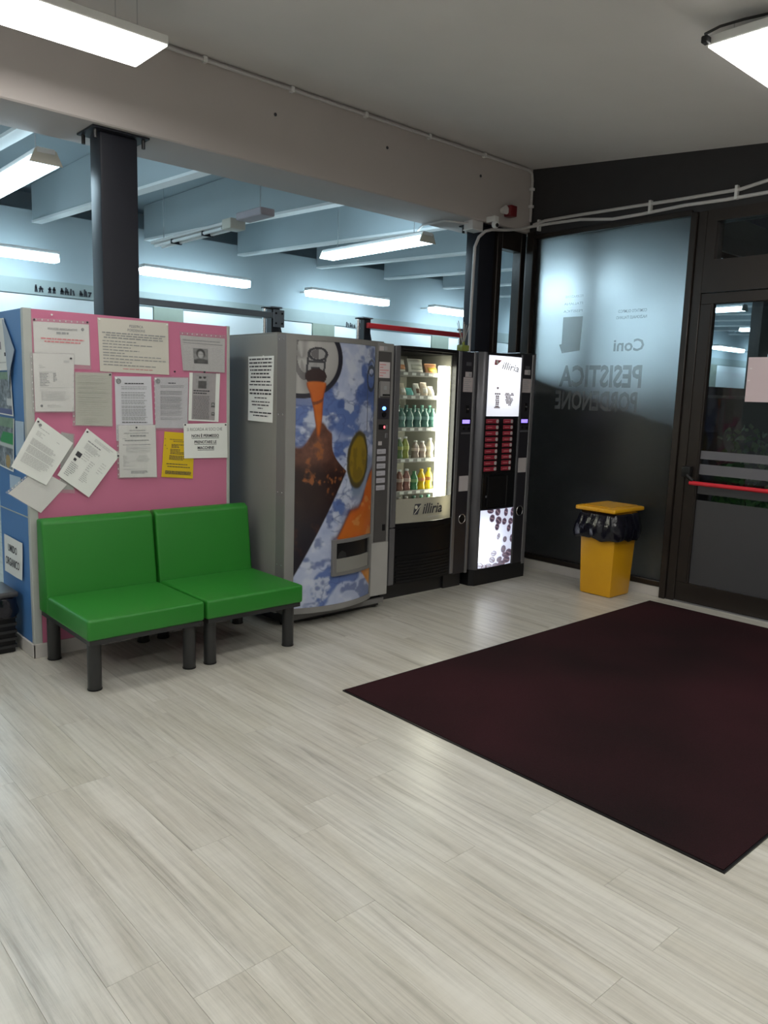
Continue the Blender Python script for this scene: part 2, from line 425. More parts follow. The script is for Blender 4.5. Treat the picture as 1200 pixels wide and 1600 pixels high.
# floor: slab, raised field outside the plank field, planks
f = MB()
f.box((-3.6,-3.6,-.12), (22.2,9.3,-.012))
PX0, PX1, PY0, PY1 = .24, 5.49, .36, 4.42
f.box((-3.6,-3.6,-.012), (PX0,9.2,0)); f.box((PX1,-3.6,-.012), (5.70,4.42,0)); f.box((PX0,-3.6,-.012), (PX1,PY0,0)); f.box((PX0,PY1,-.012), (22.2,9.2,0))
floor = struct(obj('floor', f, M_floor))
PWD = .15; PLN = 1.22
shared = None; ri = 0
x = PX0
while x < PX1-.02:
    y = PY0 - random.choice((0, .4, .8, .25, .65, 1.05))
    while y < PY1:
        a, b = max(y, PY0), min(y+PLN, PY1)
        if b-a > .03:
            full = abs((b-a)-PLN) < 1e-6
            if full and shared is not None:
                o = bpy.data.objects.new('plank', shared); COL.objects.link(o)
            else:
                m = MB(); g = .0003
                m.box((g,g,-.012), (PWD-g,b-a-g,0), .0004, 1)
                o = obj('plank', m, M_floor)
                if full: shared = o.data
            o.parent = floor; o.location = (x, a, 0)
        y += PLN
    x += PWD
# ceiling of the foyer: sloping slab
m = MB()
m.prism([(-3.6,-3.6,ceil_z(-3.6)), (-3.6,4.45,ceil_z(4.45)), (-3.6,4.45,ceil_z(4.45)+.15), (-3.6,-3.6,ceil_z(-3.6)+.15)], (9.3,0,0))
struct(obj('ceiling', m, M_ceil))
# beam between foyer and gym
m = MB(); m.box((-3.6,YB,2.90), (5.70,4.88,3.62), .008, 1)
beam = struct(obj('trim_1', m, M_beam), 'deep painted concrete beam between foyer and gym')
for px, pz in ((2.957,3.219), (3.91,3.229), (4.914,3.236)):
    obj('anchor_hole', MB().cyl((px,4.421,pz), (px,4.4165,pz), .011, 10), M_pin, beam)
# walls behind and beside the camera
struct(obj('wall_back', MB().box((-3.6,-3.72,-.1), (5.7,-3.6,3.3)), M_wall))
struct(obj('wall_left', MB().box((-3.72,-3.72,-.1), (-3.6,9.3,3.7)), M_wall))
# charcoal wall with window and door openings (X = XW)
m = MB(); X2 = XW+.14
m.box((XW,-3.6,2.855), (X2,4.42,3.60)); m.box((XW,-3.6,-.1), (X2,.60,2.855)); m.box((XW,2.944,-.1), (X2,4.345,.10))
struct(obj('wall_right', m, M_dark))
# frames: mullions, jambs
m = MB()
m.box((XW-.03,4.345,0), (XW+.10,4.42,2.90), .004, 1)
m.box((XW-.03,2.895,.0), (XW+.10,2.944,2.855), .004, 1); m.box((XW-.012,2.825,.0), (XW+.10,2.893,2.855), .004, 1)
m.box((XW-.02,2.944,2.835), (XW+.10,4.345,2.875), .003, 1); m.box((XW-.02,2.944,.085), (XW+.10,4.345,.125), .003, 1)
win = thing('window_1', loc=(XW,3.64,.1)); struct(win, 'large frosted window with mirrored lettering')
obj('window_frame', m, M_frame, win, True)
obj('glass_pane', MB().box((XW+.020,2.944,.125), (XW+.028,4.345,2.835)), M_film, win)
LX = XW+.0188
def wtext(s, y0, y1, z0, z1, bold=0):
    text('lettering', s, win, M_letter, (LX, y0, z0), (0,1,0), (0,0,1), z1-z0, y1-y0, bold)
wtext('COMITATO OLIMPICO', 3.262, 3.510, 2.183, 2.207, .012); wtext('NAZIONALE ITALIANO', 3.258, 3.525, 2.135, 2.159, .012)
wtext('Coni', 3.262, 3.530, 1.885, 1.982, .02)
wtext('PESISTICA', 3.262, 4.030, 1.600, 1.780, .03)
wtext('PORDENONE', 3.285, 4.060, 1.410, 1.572, .03)
wtext('FEDERAZIONE', 3.845, 4.02, 2.330, 2.350, .012); wtext('ITALIANA', 3.845, 4.03, 2.272, 2.292, .012); wtext('PESISTICA', 3.845, 4.03, 2.212, 2.232, .012)
m = MB(); m.prism([(LX-.001,3.836,2.175), (LX-.001,4.028,2.175), (LX-.001,4.028,1.955), (LX-.001,4.052,1.95), (LX-.001,4.02,1.88), (LX-.001,3.845,1.90)], (.001,0,0))
M_emb = pbr('film_emblem', (.17,.18,.15), .7); _thin(M_emb, .68); obj('emblem', m, M_emb, win)
# baseboards
m = MB(); m.box((XW-.012,2.915,0), (XW,4.40,.078), .002, 1); struct(obj('baseboard_right', m, M_base))
# transom and door
m = MB()
m.box((XW-.012,.60,2.775), (XW+.10,2.825,2.855)); m.box((XW-.012,.60,2.285), (XW+.10,2.825,2.51)); m.box((XW-.012,2.752,2.51), (XW+.10,2.825,2.775)); m.box((XW-.012,1.72,2.51), (XW+.10,1.80,2.775)); m.box((XW-.012,.60,2.51), (XW+.10,.68,2.775))
w2 = thing('window_2', loc=(XW,1.8,2.5)); struct(w2, 'dark transom panes above the door')
obj('window_frame', m, M_frame, w2)
for a, b in ((1.80,2.752), (.68,1.72)): obj('glass_pane', MB().box((XW+.03,a,2.51), (XW+.038,b,2.775)), M_doorglass, w2)
def door_leaf(name, y0, y1, hand, label):
    d = thing(name, loc=(XW,(y0+y1)/2,0)); struct(d, label)
    m = MB(); a, b = y0+.082, y1-.082; t0, t1 = XW-.004, XW+.05
    m.box((t0,y0,.012), (t1,y1,.155), .003, 1); m.box((t0,y0,2.205), (t1,y1,2.28), .003, 1); m.box((t0,y0,.155), (t1,a,2.205), .003, 1); m.box((t0,b,.155), (t1,y1,2.205), .003, 1)
    m.box((t0+.006,a,.155), (t1-.006,a+.012,2.205)); m.box((t0+.006,b-.012,.155), (t1-.006,b,2.205))
    obj('door_frame', m, M_frame, d)
    obj('glass_pane', MB().box((XW+.020,a,.155), (XW+.027,b,2.205)), M_doorglass, d)
    for z0, z1, mm in ((1.094,1.155,M_filmband), (.980,1.056,M_filmband), (.836,.905,M_filmdoor), (.157,.789,M_filmdoor)):
        obj('frosted_band', MB().box((XW+.0155,a+.013,z0), (XW+.0185,b-.013,z1)), mm, d)
    if hand:
        h = MB(); h.box((XW-.055,2.765,.955), (XW-.004,2.835,1.035), .012, 2)
        obj('lock_case', h, M_black, d, True)
        h = MB(); h.cyl((XW-.05,2.79,.97), (XW-.05,2.74,.93), .016, 10); obj('bar_arm', h, M_black, d, True)
        h = MB(); h.tube([(XW-.055,2.76,.917), (XW-.06,2.5,.917), (XW-.06,y0+.05,.917)], .0155, 12); obj('panic_bar', h, M_red, d, True)
        h = MB(); h.box((XW-.06,y0+.02,.89), (XW-.004,y0+.07,.95), .01, 2); obj('bar_bracket', h, M_black, d)
    return d
door_leaf('door_1', 1.80, 2.825, True, 'dark framed glass door with red panic bar')
door_leaf('door_2', .68, 1.79, False, 'second dark framed glass door leaf')
struct(obj('trim_2', MB().box((XW-.01,.60,0), (XW+.12,2.93,.010)), M_alu), 'aluminium threshold strip below the door')
# narrow glazed panel between the second column and the charcoal wall
w3 = thing('window_3', loc=(5.4,4.5,1.45)); struct(w3, 'narrow glazed panel beside dark column')
m = MB(); m.box((5.225,4.47,0), (5.285,4.56,2.90), .004, 1); m.box((5.535,4.47,0), (5.60,4.56,2.90), .004, 1)
m.box((5.285,4.47,2.74), (5.535,4.56,2.90), .003, 1); m.box((5.285,4.47,0), (5.535,4.56,.9), .003, 1)
obj('window_frame', m, M_frame, w3)
obj('glass_pane', MB().box((5.285,4.51,.9), (5.535,4.516,2.74)), M_clear, w3)
# steel columns under the beam
def column(x0, x1, label):
    c = thing('steel_column', loc=(x0,4.5,0)); struct(c, label)
    obj('shaft', MB().box((x0,4.50,0), (x1,4.65,2.888), .012, 2), M_steel, c, True)
    obj('cap_plate', MB().box((x0-.055,4.46,2.888), (x1+.055,4.69,2.899)), M_steel, c)
    for bx in (x0-.03, x1+.03):
        for by in (4.49, 4.66): obj('bolt', MB().cyl((bx,by,2.888), (bx,by,2.84), .011, 8), M_blackm, c)
column(1.856, 2.075, 'dark square steel column rising behind the pink board')
column(5.03, 5.22, 'dark square steel column behind the vending machines')

# ------------------------------------------------------------------ gym shell
GX1 = 22.0; GY = 9.0
wf = struct(obj('wall_far', MB().box((-3.6,GY,-.1), (GX1,GY+.2,3.30)), M_gym))
obj('wall_band', MB().box((-3.6,GY-.025,2.43), (GX1,GY,2.59)), M_gymband, wf)
k = -3
for i in range(11):
    xc = 2.15 + 2.35*(i-2)
    obj('pier', MB().box((xc-.19,GY-.03,0), (xc+.19,GY,2.43)), M_olive, wf)
    obj('white_panel', MB().box((xc+.20,GY-.015,.9), (xc+2.15,GY,2.42)), M_gymwhite, wf)
for xa, xb, z in ((2.95,3.55,2.50), (5.25,5.95,2.48), (7.25,7.65,2.46)):
    m = MB(); xx = xa
    while xx < xb:
        ww = random.uniform(.03,.06); h = random.uniform(.04,.08); q = random.random(); zb = z-.04
        m.prism([(xx,GY-.032,zb), (xx+.016,GY-.032,zb), (xx+.016+.02*q,GY-.032,zb+h), (xx+.02*q,GY-.032,zb+h)], (0,.007,0))
        if q > .3: m.box((xx,GY-.032,zb+h*q*.8), (xx+ww,GY-.025,zb+h*q*.8+.015))
        if q < .7: m.prism([(xx+ww-.016,GY-.032,zb), (xx+ww,GY-.032,zb), (xx+ww-.01,GY-.032,zb+h*.8), (xx+ww-.026,GY-.032,zb+h*.8)], (0,.007,0))
        xx += ww+random.choice((.012,.012,.05))
    o = obj('wall_lettering', m, M_ink, wf); o['kind'] = 'stuff'
struct(obj('wall_end', MB().box((GX1,4.3,-.1), (GX1+.15,9.5,3.8)), M_gym))
ceil2 = struct(obj('ceiling', MB().box((-3.6,4.88,3.56), (GX1,9.6,3.66)), M_roof))
obj('gap_shade_strip', MB().box((-3.6,9.4,3.30), (GX1,9.45,3.56)), M_darkgap, ceil2)  # recess above the far wall: its shade is put into this strip's colour
xr = 2.99 - 1.25*4
while xr < GX1-.3:
    m = MB()
    zz0, zz1 = 3.03, 3.17
    m.prism([(xr-.04,4.885,zz0+.02), (xr-.04,GY-.03,zz1+.02), (xr-.04,GY-.03,3.555), (xr-.04,4.885,3.555)], (.08,0,0))
    r = obj('rafter', m, M_gym, ceil2)
    m = MB(); m.prism([(xr-.05,4.89,zz0-.005), (xr-.05,GY-.04,zz1-.005), (xr-.05,GY-.04,zz1+.018), (xr-.05,4.89,zz0+.018)], (.10,0,0))
    obj('lit_flange', m, M_gymwhite, r)  # whitened underside: light from the lamps below put into the colour
    xr += 1.25
# gym facade beyond the charcoal wall: low wall, glazing, fascia
struct(obj('wall_outer', MB().box((5.72,4.44,-.1), (GX1,4.60,1.60)), pbr('outer_wall_dark', (.035,.036,.038), .8)))
struct(obj('trim_3', MB().box((5.72,4.42,3.25), (GX1,4.88,3.66)), M_gymband), 'fascia beam over gym facade glazing')
w4 = thing('window_4', loc=(12,4.5,1.6)); struct(w4, 'long gym facade glazing seen from the foyer')
m = MB(); m.box((5.72,4.46,1.60), (GX1,4.58,1.70)); m.box((5.72,4.46,3.18), (GX1,4.58,3.25))
for xm in (5.74, 6.62, 8.4, 10.45, 13.6, 16.8, 20.0): m.box((xm,4.46,1.70), (xm+(.16 if xm == 6.62 else .30 if xm == 10.45 else .10),4.60,3.18))
obj('window_frame', m, M_frame, w4)
obj('window_sill', MB().box((5.72,4.38,1.565), (GX1,4.46,1.60)), M_base, w4)
obj('glass_pane', MB().box((5.73,4.515,1.70), (GX1,4.523,3.18)), M_clear, w4)
# ground outside
struct(obj('ground', MB().box((5.72,-6,-.14), (24,4.44,-.04)), pbr('night_paving', (.05,.05,.05), .9)))
def shrub(x, y, h, label, seed):
    R = random.Random(seed)
    t = thing('leafy_shrub', label, 'shrub', (x,y,-.04), None)
    obj('stem', MB().tube([(x,y,-.04), (x+.03,y,h*.4), (x,y+.02,h*.7)], [.02,.014,.008], 7), pbr('bark', (.05,.035,.02), .9), t)
    m = MB()
    for k in range(260):
        a = R.uniform(0, 6.28); rr = h*.34*math.sqrt(R.random()); z = R.uniform(.12, 1)*h
        rr *= (1.05-abs(z/h-.55)); c = Vector((x+rr*math.cos(a), y+rr*math.sin(a), z))
        d = Vector((R.uniform(-1,1), R.uniform(-1,1), R.uniform(-.3,1))).normalized(); e = d.cross(Vector((R.uniform(-1,1), R.uniform(-1,1), .3))).normalized()
        L_ = R.uniform(.05,.09); W_ = L_*.42
        m._new([c, c+d*L_*.5+e*W_, c+d*L_, c+d*L_*.5-e*W_], [(0,1,2,3)])
    o = obj('foliage', m, pbr('dark_leaf', (.035,.085,.02), .6), t, recalc=False); o['kind'] = 'stuff'
shrub(8.3, 3.55, 1.25, 'dark leafy shrub outdoors behind the glass door, farther left', 1)
shrub(7.7, 2.95, 1.15, 'dark leafy shrub outdoors behind the glass door, nearer right', 2)
# ================================================================== PARTITION (notice board block)
BX0, BX1, BY, BYB, BZ = 1.36, 2.578, 4.33, 4.85, 1.875
part = thing('notice_partition', 'pink and blue partition block with grey edges behind the green bench', 'partition', ((BX0+BX1)/2, 4.6, 0))
obj('pink_panel', MB().box((BX0+.04,BY,.02), (BX1-.022,BY+.03,BZ)), M_pink, part)
obj('blue_panel', MB().box((BX0,BY+.03,.02), (BX0+.03,BYB,BZ)), M_blue, part)
obj('edge_strip', MB().box((BX0-.002,BY-.003,.0), (BX0+.042,BY+.034,BZ+.003), .003, 1), M_grey, part)
obj('edge_strip', MB().box((BX1-.022,BY-.003,.0), (BX1,BY+.034,BZ+.003), .003, 1), M_grey, part)
obj('back_panel', MB().box((BX0+.03,BYB-.03,.02), (BX1,BYB,BZ)), M_blue, part)
obj('end_panel', MB().box((BX1-.03,BY+.034,.02), (BX1,BYB-.03,BZ)), M_blue, part)
m = MB(); m.box((BX0-.012,BY-.015,0), (BX1,BY-.003,.078), .002, 1); obj('skirting', m, M_base, part)
m = MB(); m.box((BX0-.014,BY-.015,0), (BX0-.002,BYB,.078), .002, 1); obj('skirting', m, M_base, part)
m = MB(); m.box((BX0+.03,BY+.03,.775), (BX0-.003,BYB,.781)); obj('joint_line', m, M_grey, part)
for px, pz in ((1.505,1.853), (2.205,1.587)): obj('drawing_pin', MB().cyl((px,BY,pz), (px,BY-.006,pz), .005, 8), M_pinw if pz > 1.7 else M_pin, part)

def bil(q, u, v):      # q: TL TR BR BL in (a,z)
    a = [(1-u)*(1-v), u*(1-v), u*v, (1-u)*v]
    return sum(k*p[0] for k, p in zip(a, q)), sum(k*p[1] for k, p in zip(a, q))
class Sheet:
    """a sheet pinned on a vertical plane; plane 'y' faces -Y at coordinate d, plane 'x' faces -X"""
    def __init__(s, q, d, plane='y', curl=.004, seed=0):
        s.q, s.d, s.pl, s.c = q, d, plane, curl
        s.ph = random.Random(seed).uniform(0, 6)
    def pt(s, u, v, out=0.):
        a, z = bil(s.q, u, v)
        o = s.d - out - s.c*(.35*(1+math.sin(s.ph+5*u))*.5 + .65*v*v*(.5+.5*math.cos(3*u+s.ph)))
        return (a, o, z) if s.pl == 'y' else (o, a, z)
    def make(s, name, label, mat, pins=((.06,.03),), pinmat=None, group='papers pinned on the pink board', cat='paper', nu=5, nv=7):
        root = thing(name, label, cat, s.pt(.5, 1), group)
        nrm = (0,-1,0) if s.pl == 'y' else (-1,0,0)
        obj('sheet', MB().slab(s.pt, nrm, .0009, nu, nv), mat, root, True)
        s.root = root
        for u, v in pins:
            p = Vector(s.pt(u, v)); obj('drawing_pin', MB().cyl(p, p + Vector(nrm)*.006, .005, 8), pinmat or M_pin, root)
        return s
    def pouch(s, du0=-.07, du1=.01, dv0=-.02, dv1=.02, holes='left'):
        fn = lambda u, v: s.pt(du0+(1+du1-du0)*u, dv0+(1+dv1-dv0)*v, .0014)
        obj('plastic_pouch', MB().slab(fn, (0,-1,0), .0004, 4, 5), M_pouch, s.root)
        m = MB()
        for k in range(9):
            p = Vector(s.pt(du0*.55, .06+k*.11, .0026)) if holes == 'left' else Vector(s.pt(.05+k*.105, dv0*.55, .0026))
            m.box(p-Vector((.0028,.0004,.004)), p+Vector((.0028,.0002,.004)))
        o = obj('punched_holes', m, M_inkl, s.root); o['kind'] = 'stuff'
    def dashes(s, rows, mat, name='text_lines', seed=0, wl=(.03,.09), gap=.012):
        """rows: (u0,u1,v,h)"""
        R = random.Random(seed); m = MB()
        for u0, u1, v, h in rows:
            u = u0
            while u < u1-.01:
                e = min(u1, u+R.uniform(*wl))
                P = [s.pt(u, v-h/2, .0018), s.pt(e, v-h/2, .0018), s.pt(e, v+h/2, .0018), s.pt(u, v+h/2, .0018)]
                m._new(P, [(0,1,2,3)]); u = e+gap
        o = obj(name, m, mat, s.root, recalc=False); o['kind'] = 'stuff'; return o
    def write(s, t, u0, u1, v0, v1, mat, bold=.0):
        """lettering between the corners (u0,v0) and (u1,v1)"""
        A = Vector(s.pt(u0, v1, .0016)); B = Vector(s.pt(u1, v1, .0016)); Cc = Vector(s.pt(u0, v0, .0016))
        return text('lettering', t, s.root, mat, A, B-A, Cc-A, (Cc-A).length, (B-A).length, bold, mapper=lambda a, b: s.pt(u0+(u1-u0)*a, v1+(v0-v1)*b, .0018))
    def box(s, u0, u1, v0, v1, mat, name, out=.0014):
        m = MB(); m._new([s.pt(u0, v0, out), s.pt(u1, v0, out), s.pt(u1, v1, out), s.pt(u0, v1, out)], [(0,1,2,3)])
        return obj(name, m, mat, s.root, recalc=False)
    def ring(s, u, v, r, mat, name='round_logo'):
        p = Vector(s.pt(u, v, .0018)); m = MB(); m.torus(p, r, .0022, 'y', 18, 5); m.torus(p, r*.62, .0012, 'y', 14, 5); m.sphere(p, r*.3, 1, .15, 1, 8)
        return obj(name, m, mat, s.root)
    def photo(s, u0, u1, v0, v1, paint, nu, nv, name='printed_photo', out=.0016):
        return inkpanel(name, s.root, M_photo, lambda a, b: s.pt(u0+(u1-u0)*a, v0+(v1-v0)*b, out), nu, nv, paint)
def para(u0, u1, v0, v1, n, h, seed=0, rag=.12, centre=False):
    R = random.Random(seed); out = []
    for k in range(n):
        v = v0+(v1-v0)*k/max(1, n-1); d = R.uniform(0, rag)
        out.append((u0+(d/2 if centre else 0), u1-(d/2 if centre else d), v, h))
    return out
D0 = BY-.0035
# police insurance sheet (landscape, in a pouch)
s = Sheet([(1.408,1.812),(1.700,1.818),(1.702,1.599),(1.410,1.602)], D0, seed=1).make('notice_sheet', 'landscape insurance notice in a clear pouch at the top left of the pink board', M_paper, ((.02,-.04),(.97,-.05)))
s.pouch(-.02, .015, -.08, .10, 'top'); s.write('POLIZZE ASSICURATIVE', .25, .78, .13, .18, M_inkg, .02); s.dashes([(.40,.62,.25,.05)], M_inkg); s.dashes([(.12,.90,.40,.035),(.18,.83,.47,.035)], M_inkr, seed=2); s.ring(.88,.13,.006,M_inkg)
# price list
s = Sheet([(1.400,1.648),(1.613,1.653),(1.606,1.348),(1.402,1.346)], D0-.006, seed=2).make('letter_sheet', 'portrait letter with small tabular figures, overlapping the insurance notice at the left board edge', M_paper, ((.92,.07),))
s.pouch(-.075, .01); s.dashes(para(.14,.38,.34,.55,9,.012,3), M_inkg); s.dashes(para(.47,.57,.34,.55,9,.012,4), M_inkg); s.dashes([(.13,.23,.20,.013),(.13,.30,.235,.011),(.12,.55,.31,.008),(.12,.82,.58,.008),(.12,.36,.62,.008)], M_inkl); s.dashes(para(.16,.88,.65,.80,9,.008,5), M_inkl); s.dashes(para(.30,.78,.89,.92,2,.009,6), M_inkl); s.box(.74,.88,.11,.15,M_inkl,'stamp'); s.ring(.16,.90,.005,M_inkg)
# greenish certificate
s = Sheet([(1.617,1.558),(1.820,1.562),(1.818,1.268),(1.610,1.275)], D0-.003, seed=3).make('certificate_sheet', 'greenish grey certificate densely printed, right of the tabular letter', M_paperg, ((.95,.03),))
s.pouch(-.075, .01); s.dashes(para(.06,.94,.06,.80,19,.006,7,.25), M_inkc); s.dashes(para(.08,.9,.2,.55,5,.010,8,.3), M_inkc); s.dashes(para(.2,.7,.86,.96,4,.008,9,.3), M_inkc)
# big club notice
s = Sheet([(1.748,1.860),(2.166,1.863),(2.168,1.566),(1.756,1.570)], D0, seed=4, curl=.003).make('club_notice', 'large landscape ivory notice headed PESISTICA PORDENONE at top centre of pink board', M_paperw, ((.98,.03),(.02,.03)), M_pinw, nu=7)
s.write('PESISTICA', .43,.63,.09,.14, M_inkg,.015); s.write('PORDENONE', .405,.655,.165,.215, M_inkg,.015)
s.dashes([(.05,.96,.265,.02),(.10,.90,.31,.02),(.07,.92,.355,.02)], M_inkg, seed=3); s.dashes([(.05,u,v,.016) for u, v in ((.52,.42),(.75,.475),(.44,.53),(.56,.585),(.35,.64),(.88,.69),(.97,.75),(.46,.81),(.80,.865))], M_inkg, seed=4); s.dashes([(.32,.76,.93,.014)], M_inkr)
# newspaper clippings
def face(U, V):
    n = fbm(U*6, V*7, 3, 5); c = .16+.16*n
    h = np.hypot((U-.5)/.30, (V-.34)/.32); c = c*sst(.9,1.1,h)+.05*(1-sst(.9,1.1,h))
    d = np.hypot((U-.5)/.20, (V-.42)/.25); k = 1-sst(.75,1.15,d); c = c*(1-k)+k*(.36+.12*n-.16*np.abs(U-.42)-.12*np.exp(-((V-.38)/.03)**2))
    b_ = sst(.62,.72,V-.35*(U-.5)**2)*(np.abs(U-.5) < .46); c = c*(1-b_)+b_*(.04+.08*n)
    return np.stack([c, c, c*1.02], -1)
s = Sheet([(2.240,1.800),(2.540,1.800),(2.536,1.595),(2.258,1.597)], D0-.002, seed=5).make('newspaper_clipping', 'landscape newspaper clipping with a portrait photo in the top right corner of the board', pbr('pale_newsprint', (.58,.58,.58), .8, var=.05), ((.5,1.02),))
s.pouch(-.01, .015, -.10, .02, 'top'); s.photo(.26,.60,.34,.78, face, 22, 24); s.dashes([(.05,.88,.12,.025)], M_inkg); s.dashes([(.05,.95,.2,.02)], M_inkg, seed=2); s.dashes(para(.05,.24,.3,.95,16,.012,2,.02), M_inkl); s.dashes(para(.65,.96,.3,.95,16,.012,3,.02), M_inkl); s.dashes(para(.28,.62,.84,.96,4,.012,4,.02), M_inkl)
def pair(U, V):
    n = fbm(U*7, V*6, 3, 9); c = .26+.12*n
    for cx in (.35,.68): c = np.where(np.hypot((U-cx)/.11,(V-.28)/.16) < 1, .36, c); c = np.where((V > .42) & (np.abs(U-cx) < .16), .07+.05*n, c); c = np.where(np.hypot((U-cx)/.12,(V-.16)/.09) < 1, .04, c)
    return np.stack([c, c*.98, c], -1)
s = Sheet([(2.300,1.585),(2.508,1.587),(2.496,1.290),(2.290,1.299)], D0-.0005, seed=6, curl=.002).make('newspaper_clipping', 'dark portrait newspaper clipping with two people in the photo, below the portrait clipping', M_paper, ())
s.box(.10,.86,.0,.97,M_news,'clipping',.0013); s.photo(.20,.62,.05,.32,pair,22,18,out=.002); s.photo(.72,.86,.60,.70,face,10,10,out=.002); s.photo(.74,.86,.80,.87,face,8,8,'small_photo',.002); s.dashes([(.14,.66,.37,.024),(.14,.58,.42,.024)], M_ink); s.dashes(para(.14,.68,.48,.94,20,.008,2,.02), M_ink, seed=3)
# two letters with round logo
for nm, q, lab, sd in (('club_letter', [(1.838,1.546),(2.055,1.552),(2.066,1.180),(1.841,1.184)], 'long white letter with round club logo below the ivory notice', 11), ('club_letter', [(2.075,1.549),(2.291,1.553),(2.282,1.253),(2.079,1.256)], 'shorter white letter with round club logo, right of the longer logo letter', 12)):
    s = Sheet(q, D0-.001, seed=sd).make(nm, lab, pbr('bluish_paper', (.60,.61,.66), .75, var=.02), ((.03,.03),), M_pinw)
    s.ring(.10,.075,.013,M_inkg); long_ = sd == 11
    s.dashes([(.26,.78,.11,.017) if long_ else (.40,.62,.11,.017)], M_ink); s.dashes(para(.14,.88,.16,.19,2,.01,sd,.1,True), M_inkg)
    for a, b, n in (((.25,.28,2),(.30,.33,2),(.37,.42,3),(.46,.48,2),(.51,.60,5),(.63,.67,3)) if long_ else ((.27,.33,4),(.38,.50,7),(.53,.62,5),(.66,.74,4),(.80,.83,2))): s.dashes(para(.16,.86,a,b,n,.010,sd+n), M_inkg)
    if long_: s.dashes([(.40,.66,.76,.02)], M_inkl); s.dashes([(.16,.84,.71,.012)], M_ink)
    else: s.pouch(-.01,.03,-.02,.04)
s = Sheet([(1.852,1.271),(2.075,1.273),(2.079,.968),(1.852,.975)], D0-.008, seed=13).make('letter_sheet', 'white letter with columns of small print, below the longer logo letter', M_paper, ((.47,.04),))
s.pouch(-.06,.01); s.dashes([(.28,.72,.10,.012),(.14,.80,.15,.012),(.30,.72,.20,.03),(.16,.80,.29,.02),(.10,.20,.255,.008),(.10,.84,.37,.01)], M_inkg); s.dashes(para(.16,.86,.41,.52,6,.008,4,.3,True), M_inkl); s.dashes(para(.10,.36,.58,.78,12,.009,5,.2), M_inkl); s.dashes(para(.42,.84,.58,.70,7,.009,6,.25,True), M_inkl); s.dashes(para(.30,.80,.88,.92,3,.011,7,.2), M_inkg); s.dashes([(.10,.78,.84,.008)], M_inkl)
s = Sheet([(2.135,1.235),(2.331,1.219),(2.318,.945),(2.111,.966)], D0-.001, seed=14).make('yellow_sheet', 'bright yellow sheet of black print partly covered by the PRENOTARE notice', M_yellow, ())
s.dashes([(.18,.60,.16,.012),(.3,.75,.20,.012)]+para(.25,.75,.27,.33,3,.013,1,.3)+para(.22,.78,.38,.47,4,.013,2,.25)+para(.2,.8,.52,.60,4,.013,3,.25)+[(.12,.80,.70,.016),(.16,.90,.76,.016)]+para(.10,.95,.86,.92,4,.013,4,.1), M_ink); s.dashes([(.02,.05,.16,.012),(.03,.07,.3,.012),(.1,.13,.37,.012)], M_ink, 'list_marks')
s = Sheet([(2.256,1.280),(2.553,1.284),(2.557,1.067),(2.258,1.072)], D0-.007, seed=15, curl=.003).make('printed_notice', 'white landscape notice reading NON PERMESSO PRENOTARE LE MACCHINE near the right board edge', M_paper, ((.03,.03),(.96,.05)))
s.write('SI RICORDA AI SOCI CHE', .07,.88,.12,.21, M_inkg)
for t, a, b, v in (('NON È PERMESSO', .17,.80,.31), ('PRENOTARE LE', .23,.74,.49), ('MACCHINE', .30,.68,.655)):
    s.write(t, a, b, v-(.02 if 'È' in t else 0), v+.085, M_ink, .022); s.box(a, b, v+.107, v+.119, M_ink, 'underline')
# tilted sheets at the lower left
s = Sheet([(1.535,1.235),(1.600,1.222),(1.592,.918),(1.520,.925)], D0-.0005, seed=16, curl=.001).make('pouch_sheet', 'upright grey printed sheet mostly hidden behind the two tilted letters', pbr('grey_photo_paper', (.40,.42,.40), .7, var=.3, scale=14), ()); s.pouch(-.02,.1,-.02,.06)
s = Sheet([(1.405,1.045),(1.556,.950),(1.412,.805),(1.252,.920)], D0-.004, seed=17).make('tilted_sheet', 'blank tilted sheet lowest at left, sticking out past the board corner', M_paper, ())
s.pouch(-.07,.01); s.dashes(para(.2,.8,.3,.4,3,.008,3), M_inkl)
s = Sheet([(1.412,1.316),(1.593,1.177),(1.443,.953),(1.268,1.060)], D0-.012, seed=18).make('tilted_sheet', 'tilted typed letter overlapping the blue side at the left board edge', M_paper, ((.05,.06),))
s.dashes([(.12,.42,.13,.012)]+para(.14,.36,.20,.27,4,.009,1), M_inkl); s.dashes([(.66,.74,.18,.01)], M_inkl); s.dashes(para(.12,.80,.36,.46,6,.010,2,.1)+para(.12,.88,.50,.62,7,.010,3,.1)+para(.12,.85,.66,.82,8,.010,4,.2), M_inkl); s.ring(.13,.09,.006,M_inkg)
s = Sheet([(1.672,1.257),(1.860,1.107),(1.672,.872),(1.505,1.005)], D0-.009, seed=19).make('tilted_sheet', 'tilted printed sheet with small dark pictures, under the greenish certificate', M_paper, ((.05,.05),(.97,.05)))
s.dashes(para(.30,.85,.06,.10,3,.009,1), M_inkl); s.dashes([(.18,.55,.17,.02)], M_inkg); s.dashes(para(.18,.62,.22,.32,6,.009,2), M_inkl); s.box(.10,.24,.43,.52,M_ink,'small_picture'); s.box(.12,.19,.56,.61,M_ink,'small_picture'); s.dashes(para(.26,.5,.36,.5,4,.010,3), M_inkl); s.dashes(para(.10,.34,.66,.9,8,.011,4), M_inkg); s.dashes(para(.5,.7,.45,.62,5,.013,5)+para(.5,.72,.68,.84,6,.012,6)+para(.76,.92,.35,.55,5,.01,7), M_inkl)

